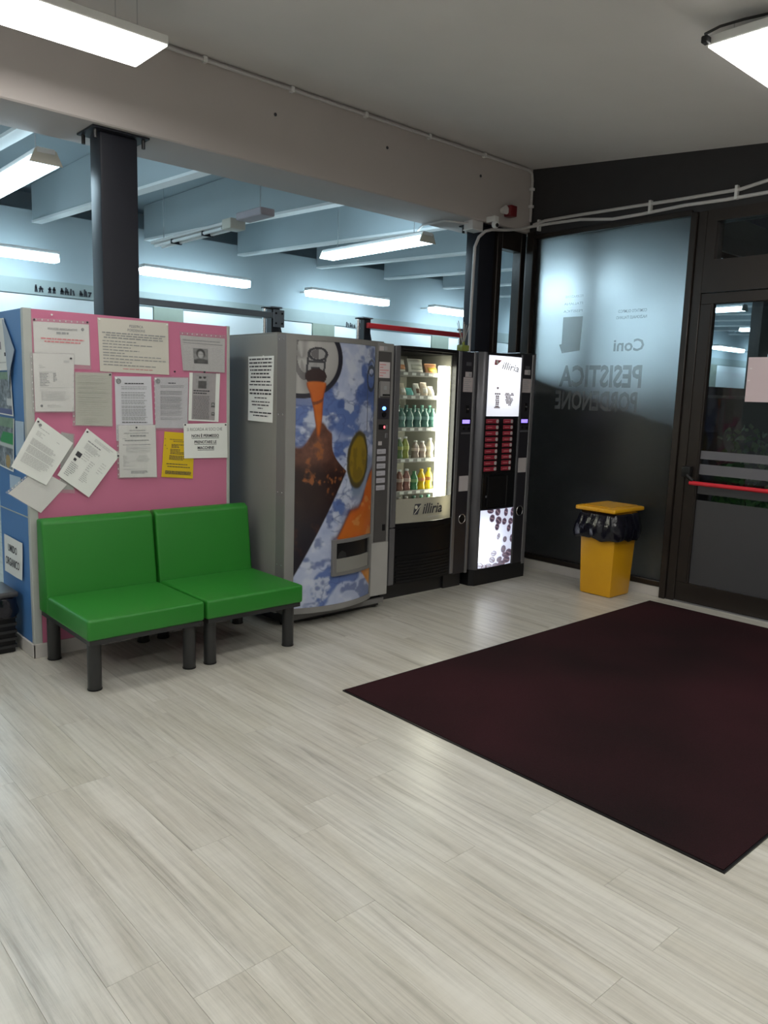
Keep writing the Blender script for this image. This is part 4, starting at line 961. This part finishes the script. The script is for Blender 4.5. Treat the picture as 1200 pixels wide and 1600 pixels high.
# trays and goods
ROWS = (1.654, 1.488, 1.255, 1.028, .790, .604)
for z in ROWS:
    tr = fb('shelf_tray', 3.738, 4.330, z-.022, z-.012, pbr('tray_metal', (.35,.35,.33), .45), 4.150, 4.590, sm, 0)
    fb('price_rail', 3.738, 4.300, z-.026, z+.004, pbr('rail_grey', (.30,.30,.28), .4), 4.140, 4.150, tr, .002)
    for k in range(5):
        if z > .7: fb('price_tag', 3.885+k*.083, 3.925+k*.083, z-.020, z-.002, M_paper, 4.137, 4.1402, tr, 0)
GSN = 'goods in the snack machine'
def bottle(x, y, z, h, r, liq, labc, capc, label, waist=False):
    x *= y/4.07; h *= 1.02
    t = thing('drink_bottle', label, 'bottle', (x,y,z-.011), GSN)
    zb = z-.0115
    body = [(r*.7,0), (r,.006), (r,h*.18), (r*(.84 if waist else .97),h*.30), (r*(.84 if waist else .97),h*.36), (r,h*.46), (r,h*.60), (r*.86,h*.72), (r*.45,h*.86), (r*.40,h*.92)]
    obj('bottle_body', MB().lathe((x,y,zb), body, 14), liq, t, 'all')
    obj('bottle_label', MB().lathe((x,y,zb), [(r*1.02,h*.46), (r*1.03,h*.47), (r*1.03,h*.60), (r*1.02,h*.61)], 14), labc, t, 'all')
    obj('bottle_cap', MB().lathe((x,y,zb), [(r*.46,h*.92), (r*.47,h*.925), (r*.47,h*.99), (r*.40,h)], 12), capc, t, 'all')
    return t
def snack(x, y, z, w_, h, mat, label, tilt=.03, band=None):
    x *= y/4.07
    t = thing('snack_packet', label, 'snack', (x,y,z-.011), GSN)
    fn = lambda u, v: (x+(u-.5)*w_*(1-.06*math.sin(math.pi*v)), y+tilt*(1-v)-.026*math.sin(math.pi*u)**.6*math.sin(math.pi*v)**.7, z+h*(1-v)-.0105)
    fn2 = lambda u, v: (x+(u-.5)*w_*(1-.06*math.sin(math.pi*v)), y+tilt*(1-v)+.010+.018*math.sin(math.pi*u)*math.sin(math.pi*v), z+h*(1-v)-.0105)
    mm = MB(); mm.slab(fn, (0,-1,0), .012, 8, 8); obj('wrapper', mm, mat, t, True)
    mm = MB(); mm.box((x-w_/2,y+tilt-.003,z+h-.022), (x+w_/2,y+tilt+.006,z+h-.008)); obj('crimped_end', mm, mat, t)
    if band:
        fb_ = lambda u, v: tuple(Vector(fn(.1+.8*u, .35+.35*v))+Vector((0,-.0012,0)))
        mm = MB(); mm.slab(fb_, (0,-1,0), .0005, 6, 3); obj('printed_band', mm, band, t, 'all')
    return t
W_ = pbr('wrap_white', (.80,.78,.70), .35, var=.04); T_ = pbr('wrap_teal', (.20,.62,.58), .35); O_ = pbr('wrap_orange', (.75,.36,.18), .35, var=.2); Y_ = pbr('wrap_yellow', (.85,.60,.08), .35)
R1 = ROWS[0]
snack(3.800, 4.175, R1, .085, .098, W_, 'pale packet at the left end of the top snack shelf', band=O_)
snack(3.945, 4.175, R1, .150, .108, W_, 'big white crisp packet in the middle of the top snack shelf', band=pbr('wrap_print_pale', (.62,.62,.52), .4))
snack(4.105, 4.175, R1, .120, .080, O_, 'orange and yellow packet at the right end of the top snack shelf', band=Y_)
R2 = ROWS[1]
for x_, w1, h1, mt_, lb, bd in ((3.822,.058,.096,pbr('wrap_beige', (.62,.56,.44), .4),'beige bar on the second shelf, leftmost',W_), (3.900,.056,.064,T_,'small teal packet on the second shelf',None), (3.968,.050,.098,W_,'white bar on the second shelf, right of the teal packet',pbr('wrap_brown', (.20,.12,.08), .4)), (4.040,.060,.108,pbr('wrap_tan', (.66,.55,.44), .4),'tall tan bar on the second shelf, fourth from left',W_), (4.112,.050,.080,W_,'plain white bar on the second shelf, rightmost',None)):
    snack(x_, 4.172, R2, w1, h1, mt_, lb, band=bd)
G_ = pbr('bottle_teal', (.10,.22,.19), .12, var=.2, coat=.5); GL = pbr('label_teal', (.20,.36,.34), .4); GC = pbr('cap_green', (.16,.34,.28), .4)
nm5 = ('leftmost', 'second from left', 'middle', 'second from right', 'rightmost')
for j, yy in enumerate((4.185, 4.275)):
    for k in range(5): bottle(3.812+k*.078-.034*j, yy, ROWS[2], .150+.022*j, .031, G_, GL, GC, '%s dark green water bottle on the third shelf, %s row' % (nm5[k], ('front', 'back')[j]), True)
LIQ = {}
def lq(n, c): return pbr('liquid_'+n, c, .15, var=.1, coat=.4)
R4 = ROWS[3]
for x_, h1, c1, c2, lb in ((3.800,.165,('green', (.12,.20,.09)),(.30,.36,.10),'dark green bottle on the fourth shelf, leftmost'), (3.858,.170,('olive', (.30,.34,.08)),(.42,.46,.12),'olive green bottle on the fourth shelf, second from left'), (3.960,.140,('rose', (.34,.27,.23)),(.62,.52,.46),'pale pink bottle on the fourth shelf, middle'), (4.030,.135,('rose2', (.40,.32,.27)),(.66,.58,.50),'pale pink bottle on the fourth shelf, second from right'), (4.108,.155,('cream', (.58,.54,.40)),(.70,.66,.46),'cream coloured bottle on the fourth shelf, rightmost')):
    bottle(x_, 4.185, R4, h1, .030, lq(*c1), pbr('label_'+c1[0], c2, .4), M_white, lb, True)
R5 = ROWS[4]
for x_, h1, c1, c2, c3, lb in ((3.812,.165,('redbrown', (.26,.13,.10)),(.55,.42,.36),(.7,.7,.7),'red brown bottle on the fifth shelf, leftmost'), (3.882,.168,('redbrown2', (.28,.13,.11)),(.52,.40,.34),(.7,.7,.7),'red brown bottle on the fifth shelf, second from left'), (3.958,.150,('greenlemon', (.06,.22,.10)),(.20,.40,.16),(.05,.2,.08),'green bottle on the fifth shelf, middle'), (4.030,.162,('yellowred', (.74,.48,.01)),(.80,.30,.10),(.75,.5,.02),'yellow bottle with a reddish label on the fifth shelf'), (4.108,.168,('lemon', (.66,.60,.03)),(.28,.14,.06),(.8,.7,.05),'lemon yellow bottle with brown label on the fifth shelf, rightmost')):
    bottle(x_, 4.185, R5, h1, .031, lq(*c1), pbr('label_'+c1[0], c2, .4), pbr('cap_'+c1[0], c3, .4), lb, True)
for k in range(5):
    dk = k > 1
    bottle(3.812+k*.075, 4.185, ROWS[5], .150, .031, lq('low%d' % k, (.05,.14,.08) if dk else (.30,.20,.16)), pbr('label_low', (.08,.16,.10), .4) if dk else pbr('label_low2', (.45,.36,.3), .4), GC if dk else M_white, '%s bottle on the lowest shelf, half hidden by the white band' % nm5[k])
# reed diffuser on top
rd = thing('reed_diffuser', 'small green glass reed diffuser on top of the snack machine', 'diffuser', (4.49,4.135,1.833))
obj('glass_jar', MB().box((4.452,4.105,1.8335), (4.528,4.165,1.880), .006, 2), pbr('olive_glass', (.22,.26,.06), .15), rd, True)
obj('jar_neck', MB().cyl((4.49,4.135,1.880), (4.49,4.135,1.905), .012, 12), pbr('olive_glass', (.22,.26,.06), .15), rd, True)
for k, (dx, dy) in enumerate(((-.075,-.01),(-.045,.03),(-.015,-.02),(.02,.02),(.05,-.01),(.062,.03))): obj('reed', MB().cyl((4.49+dx*.06,4.135+dy*.06,1.882), (4.49+dx,4.135+dy,2.055-.01*(k % 3)), .0028, 6), pbr('reed_wood', (.42,.38,.34), .7), rd)

# ================================================================== COFFEE MACHINE
cm = thing('coffee_machine', 'narrow black hot drinks machine with backlit bean pictures and red buttons', 'vending machine', (4.92,4.25,0))
YF = 4.022
m = MB(); m.box((4.598,4.085,.13), (5.222,4.455,1.838), .004, 1); obj('cabinet', m, pbr('black_cabinet', (.016,.016,.018), .4), cm)
m = MB(); m.prism([(4.622,YF,0), (5.250,YF,0), (5.250,4.44,0), (4.592,4.44,0), (4.592,4.06,0)], (0,0,.130)); obj('plinth', m, M_black, cm)
m = MB(); m.prism([(4.592,4.10,.130), (4.592,4.062,.130), (4.612,YF+.004,.130), (4.640,YF-.010,.130), (4.655,YF+.004,.130), (4.655,4.085,.130)], (0,0,1.706), .004, 1); obj('pillar', m, M_alud, cm, True)
fb('side_strip', 5.064, 5.086, .128, 1.838, M_alud, YF-.004, 4.084, cm, .003); fb('side_strip', 5.206, 5.250, .110, 1.846, M_alu, YF-.002, 4.084, cm, .004)
fb('door_panel', 4.656, 5.063, .130, 1.836, M_black, YF+.004, 4.084, cm, .003); fb('top_cap', 5.03, 5.252, 1.847, 1.853, M_chrome, YF-.006, 4.2, cm, .001)
bx_ = lambda u: 4.664+.397*u
def back_top(U, V):
    C = np.stack([.78+0*U, .80+0*U, .88+0*U], -1)
    hot = np.exp(-(((U-.55)/.55)**2+((V-.36)/.36)**2)); C = C*(.55+.75*hot[..., None])  # backlight hot spot painted into the sheet colours
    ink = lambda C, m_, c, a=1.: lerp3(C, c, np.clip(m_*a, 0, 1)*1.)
    R = random.Random(4)
    def bean(C, cx, cz, r, sq=.62):        # cx, cz in metres on the sheet
        X = U*.397-cx; Z = V*.466-cz; d = np.hypot(X/r, Z/(r*sq)); return ink(ink(C, (1-sst(.85,1.05,d)), (.05,.04,.045)), (np.abs(Z+.2*X) < r*.07)*(d < .9), (.30,.26,.26), .7)
    C = bean(C, .110, .247, .014, .75)
    for k in range(3): C = bean(C, .090+k*.022, .292, .012)
    for k in range(3): C = bean(C, .090+k*.022, .398, .012)
    for k in range(6):
        for q in (-.011,.010): C = bean(C, .112+q+R.uniform(-.002,.002), .310+k*.0155, .0115)
    row = 0
    z = -1.0
    while z <= 1.15:
        t = -1.15 + (.16 if row % 2 else 0)
        while t <= 1.15:
            if (t*t+z*z-1)**3 + t*t*(-z)**3*-1 < -.02 and not (t > .25 and -.75 < z < -.35):
                C = bean(C, .255+t*.054+R.uniform(-.002,.002), .338+z*.052, .0098)
            t += .32
        z += .245; row += 1
    return C
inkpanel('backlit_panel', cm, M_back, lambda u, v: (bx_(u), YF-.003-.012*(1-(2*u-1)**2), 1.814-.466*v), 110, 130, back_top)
PT = lambda x: YF-.0045-.012*(1-((x-4.862)/.199)**2)
mm = MB(); mm.prism([(4.722,PT(4.73),1.742), (4.752,PT(4.75),1.742), (4.802,PT(4.80),1.781), (4.728,PT(4.73),1.781)], (0,.001,0)); obj('logo_block', mm, pbr('logo_rose', (.42,.12,.14), .5), cm)
obj('logo_dot', MB().cyl((4.752,PT(4.75)-.002,1.764), (4.752,PT(4.75),1.764), .013, 14), M_white, cm)
text('lettering', 'illiria', cm, M_inkg, (4.806,PT(4.86)-.0015,1.716), (1,0,-.10), (0.10,0,1), .056, .205, .006, .2)
# red choice buttons
for col, (x0, x1) in enumerate(((4.670,4.820), (4.880,4.998))):
    for k in range(9):
        z = 1.291-k*.0470
        bt = fb('choice_button', x0, x1, z, z+.034, M_redbtn, YF-.004, YF+.005, cm, .003)
        obj('button_dot', MB().cyl((x1-.020,YF-.004,z+.017), (x1-.020,YF-.0065,z+.017), .0145, 14), M_lab, bt)
        fb('button_text', x0+.014, x0+.07, z+.014, z+.019, M_inkr, YF-.0046, YF-.0038, bt, 0)
rec = fb('cup_recess', 4.664, 5.058, .612, .900, pbr('recess_black', (.006,.006,.007), .25), YF, YF+.005, cm, .003); fb('cup_door', 4.72, 4.96, .625, .880, M_black, YF-.006, YF+.001, rec, .01); obj('door_knob', MB().sphere((4.712,YF-.004,.715), .010, 1, .6, 1, 8), M_alud, rec)
def back_low(U, V):
    hot = np.exp(-(((U-.05)/.50)**2+((V-.62)/.40)**2)); C = np.stack([.52+0*U, .56+0*U, .70+0*U], -1)*(.62+1.5*hot[..., None]*np.array((1.,.98,.9)))  # backlight bloom at lower left put into the colours, beans included
    R = random.Random(9)
    B = [(.28,.02,.05,.035,.1),(.50,.05,.042,.05,.5),(.76,.07,.034,.055,0),(.97,.08,.03,.06,.1),(.34,.15,.040,.050,0),(.54,.20,.050,.05,.4),(.72,.23,.038,.045,.1),(.93,.24,.04,.045,.2),(.50,.31,.034,.045,0),(.88,.36,.034,.05,.1),(.56,.48,.024,.04,.3),(.77,.55,.034,.04,.2),(.99,.55,.03,.05,0),(.44,.77,.042,.035,0),(.74,.72,.040,.05,.1),(.40,.88,.046,.04,.3),(.62,.89,.042,.035,-.2),(.82,.83,.06,.035,.1),(.93,.80,.06,.05,.2),(.86,.92,.06,.045,.1),(.04,.955,.05,.04,0),(.18,.985,.04,.03,0),(.30,.98,.05,.035,.1),(.50,.985,.05,.03,0),(.70,.975,.06,.04,0)]
    for cx, cz, rx, rz, a in B:
        X = U*.407-cx*.407; Z = V*.484-cz*.484; ca, sa = math.cos(a), math.sin(a); X, Z = X*ca+Z*sa, -X*sa+Z*ca
        d = np.hypot(X/(rx*.75), Z/(rz*.62)); lite = .75*np.clip(1.6*hot, 0, 1)*((cz > .4)*1.)
        C = C*(1-((1-sst(.9,1.03,d))*(1-lite))[..., None])+np.array((.035,.025,.04))*((1-sst(.9,1.03,d))*(1-lite))[..., None]
        C = lerp3(C, (.10,.06,.08), (np.abs(d-.95) < .12)*.8); C = lerp3(C, (.16,.11,.13), (np.abs(Z-.1*rz*np.sin(X/rx*3)) < rz*.09)*(d < .8)*.8)
    return C
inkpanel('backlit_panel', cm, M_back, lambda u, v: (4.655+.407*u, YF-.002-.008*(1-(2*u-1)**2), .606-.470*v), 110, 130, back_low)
service(cm, 5.088, 5.204, .130, 1.838, YF, M_ink, .0, 1.540, 1.683, 1.426, 1.296, 1.221, .890, .570, .040)
# ================================================================== LAMPS
def foyer_lamp(x0, x1, y0, y1, z, label, mat=None):
    t = thing('ceiling_lamp', label, 'lamp', ((x0+x1)/2, (y0+y1)/2, z), 'white panel lamps of the foyer')
    obj('lamp_housing', MB().box((x0-.006,y0-.006,z+.004), (x1+.006,y1+.006,z+.045), .004, 1), M_white, t)
    obj('lamp_diffuser', MB().box((x0,y0,z-.002), (x1,y1,z+.004)), mat or M_foyerlamp, t)
    for xx in (x0+.12, x1-.12):
        for yy in (y0+.05, y1-.05): obj('suspension_wire', MB().cyl((xx,yy,z+.045), (xx,yy,ceil_z(yy)+.003), .0025, 6), M_chrome, t)
    return t
foyer_lamp(.60, 1.808, 3.595, 3.93, 3.05, 'long white panel lamp hanging near the beam above the pink board', M_foyerlamp2)
tr = foyer_lamp(3.50, 4.71, 1.57, 1.845, 3.05, 'white panel lamp over the entrance mat at the right picture edge')
for i, (a, b_) in enumerate(((.4,1.70), (-2.3,3.5), (-2.3,1.6), (.4,-.5), (-2.3,-.6), (2.9,-.6), (1.9,.35))):  # last one is an unseen lamp added to brighten the foreground
    foyer_lamp(a, a+1.21, b_, b_+.30, 3.02 if b_ > 0 else 2.85, 'white panel lamp outside the picture, '+('over the viewer', 'far left by the beam', 'left of the viewer', 'behind the viewer', 'behind the viewer at left', 'behind the mat', 'added to brighten the near floor')[i])
m = MB(); m.tube([(3.45,1.84,3.085), (3.50,1.80,3.12), (3.55,1.72,3.14), (3.60,1.66,3.155), (3.63,1.64,ceil_z(1.64)+.004)], .006, 8); obj('lamp_cable', m, M_blackm, tr, True)
m = MB(); m.box((3.455,1.83,3.055), (3.493,1.86,3.085), .004, 1); obj('end_clip', m, M_blackm, tr)
# gym lamps along X on the far wall
def gym_lamp_x(xc, z=2.83, label=''):
    L = .69; GW = GY-.42
    t = thing('strip_lamp', label, 'lamp', (xc,GW,z), 'strip lamps along the far gym wall')
    m = MB(); m.prism([(xc-L,GW-.08,z), (xc+L,GW-.08,z), (xc+L,GW+.08,z), (xc-L,GW+.08,z)], (0,0,.035)); obj('lamp_housing', m, M_white, t)
    m = MB(); m.prism([(xc-L,GW-.09,z-.002), (xc-L,GW+.09,z-.002), (xc-L+.01,GW+.07,z-.075), (xc-L+.01,GW-.07,z-.075)], (2*L-.01,0,0), .012, 2); obj('lamp_diffuser', m, M_gymlamp, t, True)
    for q in (-.5, .5): obj('wall_bracket', MB().box((xc+q-.015,GW+.08,z+.005), (xc+q+.015,GY,z+.03)), M_white, t)
    return t
pos = [4.67+2.30*k for k in range(-3, 8)]
nms = {0: 'strip lamp on the far gym wall, leftmost at the picture edge', 1: 'strip lamp on the far gym wall, just right of the dark column', 2: 'strip lamp on the far gym wall above the drinks machine', 3: 'strip lamp on the far gym wall above the coffee machine'}
for k, xx in enumerate(pos):
    lab = {2: 'strip lamp on the far gym wall, cut by the left picture edge', 3: 'strip lamp on the far gym wall, just right of the dark column', 4: 'strip lamp on the far gym wall, above the gap between drinks and snack machine', 5: 'strip lamp on the far gym wall, running behind the second column', 6: 'strip lamp on the far gym wall, seen through the narrow glazed panel'}.get(k, '%s strip lamp of the far gym wall row, outside the direct view' % ['first','second','third','fourth','fifth','sixth','seventh','eighth','ninth','tenth','eleventh'][k])
    gym_lamp_x(xx, 2.805, lab)
def gym_lamp_y(x, y0, y1, z, label):
    t = thing('batten_lamp', label, 'lamp', (x,(y0+y1)/2,z), 'battens hung across the gym')
    m = MB(); m.box((x-.055,y0,z+.05), (x+.055,y1,z+.085), .006, 1); obj('lamp_housing', m, M_white, t)
    m = MB(); m.prism([(x-.055,y0+.02,z+.05), (x+.055,y0+.02,z+.05), (x+.085,y0+.02,z), (x-.085,y0+.02,z)], (0,y1-y0-.04,0)); obj('lamp_diffuser', m, M_gymlamp, t)
    for yy in (y0+.003, y1-.017):
        m = MB(); m.prism([(x-.06,yy,z+.075), (x+.06,yy,z+.075), (x+.095,yy,z-.004), (x-.095,yy,z-.004)], (0,.014,0)); obj('end_cap', m, M_cream, t)
    for yy in (y0+.18, y1-.18): obj('hanger', MB().cyl((x,yy,z+.085), (x,yy,3.5595), .004, 6), M_chrome, t)
    return t
gym_lamp_y(1.72, 4.95, 6.45, 2.77, 'lit batten lamp behind the beam, at the upper left picture edge')
gym_lamp_y(4.86, 4.93, 6.35, 2.78, 'lit batten lamp hanging behind the beam, left of the second column')
for x_ in (7.95, 11.05, 14.15): gym_lamp_y(x_, 4.95, 6.4, 2.78, 'lit batten lamp of the gym beyond the charcoal wall, %s of three' % {7.95: 'nearest', 11.05: 'middle', 14.15: 'farthest'}[x_])
# unlit batten under the rafter
t = thing('batten_lamp', 'unlit double batten with grey box hanging left of the middle of the gym', 'lamp', (3.42,6.2,2.77), 'battens hung across the gym')
m = MB(); m.box((3.36,5.75,2.79), (3.48,7.05,2.815), .004, 1); obj('lamp_housing', m, M_white, t)
for q in (-.035, .035): obj('bare_tube', MB().cyl((3.42+q,5.80,2.772), (3.42+q,7.0,2.772), .014, 10), pbr('unlit_tube', (.85,.87,.88), .3), t, True)
for yy in (6.1, 6.65): obj('tube_clip', MB().box((3.37,yy,2.752), (3.47,yy+.02,2.79)), M_steel, t)
m = MB(); m.box((3.35,5.62,2.75), (3.49,5.755,2.83), .01, 2); obj('connection_box', m, M_cream, t, True)
m = MB(); m.box((3.355,5.20,2.795), (3.485,5.55,2.85), .006, 1); obj('gear_housing', m, pbr('gear_mauve', (.42,.38,.42), .5), t)
for yy in (5.3, 6.9): obj('hanger', MB().cyl((3.42,yy,2.815), (3.42,yy,3.5595), .004, 6), M_chrome, t)
# ================================================================== CONDUITS, SIREN, CAMERA
c1 = thing('conduit', 'thin white conduit along the top edge of the beam', 'conduit', (3,4.40,3.40))
zc = ceil_z(4.405)-.024
m = MB(); m.tube([(-3.5,4.405,zc), (5.50,4.405,zc), (5.545,4.405,zc-.02), (5.555,4.405,zc-.07), (5.555,4.405,2.985)], .0115, 8); obj('pipe', m, M_pipe, c1, True)
x_ = 1.2
while x_ < 5.4: obj('pipe_clip', MB().box((x_,4.388,zc-.017), (x_+.022,4.4205,zc+.017)), M_white, c1); x_ += .62
for z_ in (3.10, 3.24): obj('pipe_clip', MB().box((5.538,4.388,z_), (5.572,4.4205,z_+.022)), M_white, c1)
c2 = thing('conduit', 'white conduit running straight along the charcoal wall above the window', 'conduit', (5.55,3.3,2.98))
m = MB(); m.tube([(5.545,4.36,2.955), (5.553,4.25,2.975), (5.556,3.9,2.975), (5.556,3.0,2.962), (5.556,2.6,2.962), (5.556,2.42,2.99), (5.556,2.1,3.06)], .0125, 8); obj('pipe', m, M_pipe, c2, True)
for y_ in (4.30, 3.27, 2.62): obj('pipe_clip', MB().box((5.54,y_,2.90), (XW+.0005,y_+.018,2.99)), M_white, c2)
c3 = thing('conduit', 'lower sagging white conduit that drops down the second column', 'conduit', (5.0,4.40,2.8))
m = MB(); m.tube([(4.935,4.475,1.84), (4.935,4.475,2.2), (4.935,4.465,2.70), (4.945,4.435,2.775), (4.985,4.405,2.822), (5.06,4.400,2.845), (5.25,4.400,2.872), (5.42,4.400,2.905), (5.50,4.39,2.930), (5.545,4.34,2.942), (5.556,4.2,2.945), (5.556,3.9,2.938), (5.556,3.6,2.900), (5.556,3.35,2.902), (5.556,3.0,2.915), (5.556,2.7,2.908), (5.556,2.4,2.912), (5.556,2.1,2.93)], .0125, 8); obj('pipe', m, M_pipe, c3, True)
s_ = thing('alarm_siren', 'small dark red alarm siren with a white horn on the beam', 'siren', (5.24,4.40,3.0))
obj('siren_body', MB().box((5.222,4.345,2.975), (5.302,4.42,3.062), .008, 2), M_siren, s_, True)
m = MB(); m.tube([(5.19,4.419,3.018), (5.19,4.39,3.018), (5.19,4.37,3.018)], [.022,.030,.036], 14); obj('siren_horn', m, M_white, s_, True)
cc = thing('security_camera', 'small white dome camera with dark lens under the beam edge', 'camera', (5.06,4.39,2.86))
obj('camera_mount', MB().box((5.005,4.33,2.893), (5.06,4.42,2.940), .008, 2), M_white, cc, True)
obj('camera_head', MB().sphere((5.03,4.340,2.873), .032), M_white, cc, 'all'); obj('camera_lens', MB().sphere((5.022,4.314,2.864), .016, 1, .6, 1), M_black, cc, 'all')
jb = thing('junction_box', 'grey white junction box under the beam beside the dome camera', 'box', (4.93,4.5,2.86))
obj('box_body', MB().box((4.86,4.43,2.828), (4.985,4.53,2.8995), .006, 2), M_pipe, jb, True); obj('box_lid', MB().box((4.855,4.425,2.822), (4.99,4.535,2.830), .003, 1), M_white, jb)
c4 = thing('conduit', 'short white conduit under the beam from junction box to the batten lamp', 'conduit', (4.8,4.7,2.88))
m = MB(); m.tube([(4.86,4.48,2.872), (4.72,4.60,2.886), (4.72,4.86,2.886), (4.80,5.0,2.875)], .009, 8); obj('pipe', m, M_pipe, c4, True)
# ================================================================== GYM RACKS
M_rack = pbr('rack_black', (.018,.020,.024), .4); M_rackg = pbr('rack_grey', (.20,.22,.25), .4, .3)
YR = 5.6
def rack(name, x0, x1, zt, barmat, label, ends):
    t = thing(name, label, 'gym rack', ((x0+x1)/2, YR, 0))
    for x_, g in ((x0, -1), (x1, 1)):
        obj('post', MB().box((x_-.04,YR-.04,.012), (x_+.04,YR+.04,zt), .004, 1), M_rack, t)
        obj('base_plate', MB().box((x_-.12,YR-.30,0), (x_+.12,YR+.30,.012)), M_rack, t)
        obj('top_cap', MB().box((x_-.062,YR-.055,zt), (x_+.055,YR+.055,zt+.012), .002, 1), M_rackg, t)
        m = MB(); m.prism([(x_+.04,YR-.006,zt-.03), (x_+.04,YR-.006,zt-.60), (x_+.20,YR-.006,zt-.60)], (0,.012,0)); obj('gusset', m, M_rack, t)
        obj('guide_rod', MB().cyl((x_-.105,YR-.03,.02), (x_-.105,YR-.03,zt-.01), .017, 12), M_chrome, t, True)
        obj('rod_bracket', MB().box((x_-.125,YR-.05,zt-.012), (x_-.04,YR-.01,zt)), M_rack, t)
    obj('crossbar', MB().box((x0-.02,YR-.075,zt-.085), (x1+.02,YR-.042,zt-.038), .004, 1), barmat, t)
    for x_ in (x0, x1)[::-1][:1]:
        pl = obj('end_bracket', MB().box((x_-.05,YR-.085,zt-.155), (x_+.055,YR-.0755,zt-.015), .003, 1), ends, t)
        for q, z_ in ((-.03,.03), (.03,.03), (-.03,.11), (.03,.11)): obj('bolt', MB().cyl((x_+q,YR-.086,zt-.155+z_), (x_+q,YR-.093,zt-.155+z_), .008, 8), M_black, pl)
    return t
rack('weight_rack', 2.40, 3.745, 2.165, M_rackg, 'dark gym rack with grey crossbar behind the board and drinks machine', M_rackg)
rack('weight_rack', 4.745, 6.10, 2.165, pbr('rack_red', (.62,.03,.035), .4), 'dark gym rack with bright red crossbar behind the snack machine', pbr('rack_red', (.62,.03,.035), .4))
# ================================================================== PAPER ON THE DOOR
s = Sheet([(2.450,1.827),(2.240,1.827),(2.240,1.520),(2.449,1.520)], XW+.0185, 'x', .001, 41).make('door_notice', 'pale pinkish sheet taped on the door glass at the right picture edge', pbr('pinkish_paper', (.62,.50,.52), .7, var=.03), (), group=None)
for u, v in ((.10,.25), (.06,.52), (.85,.05)): s.box(u-.03, u+.05, v-.012, v+.012, pbr('tape', (.75,.70,.70), .25), 'tape_strip', .0015)
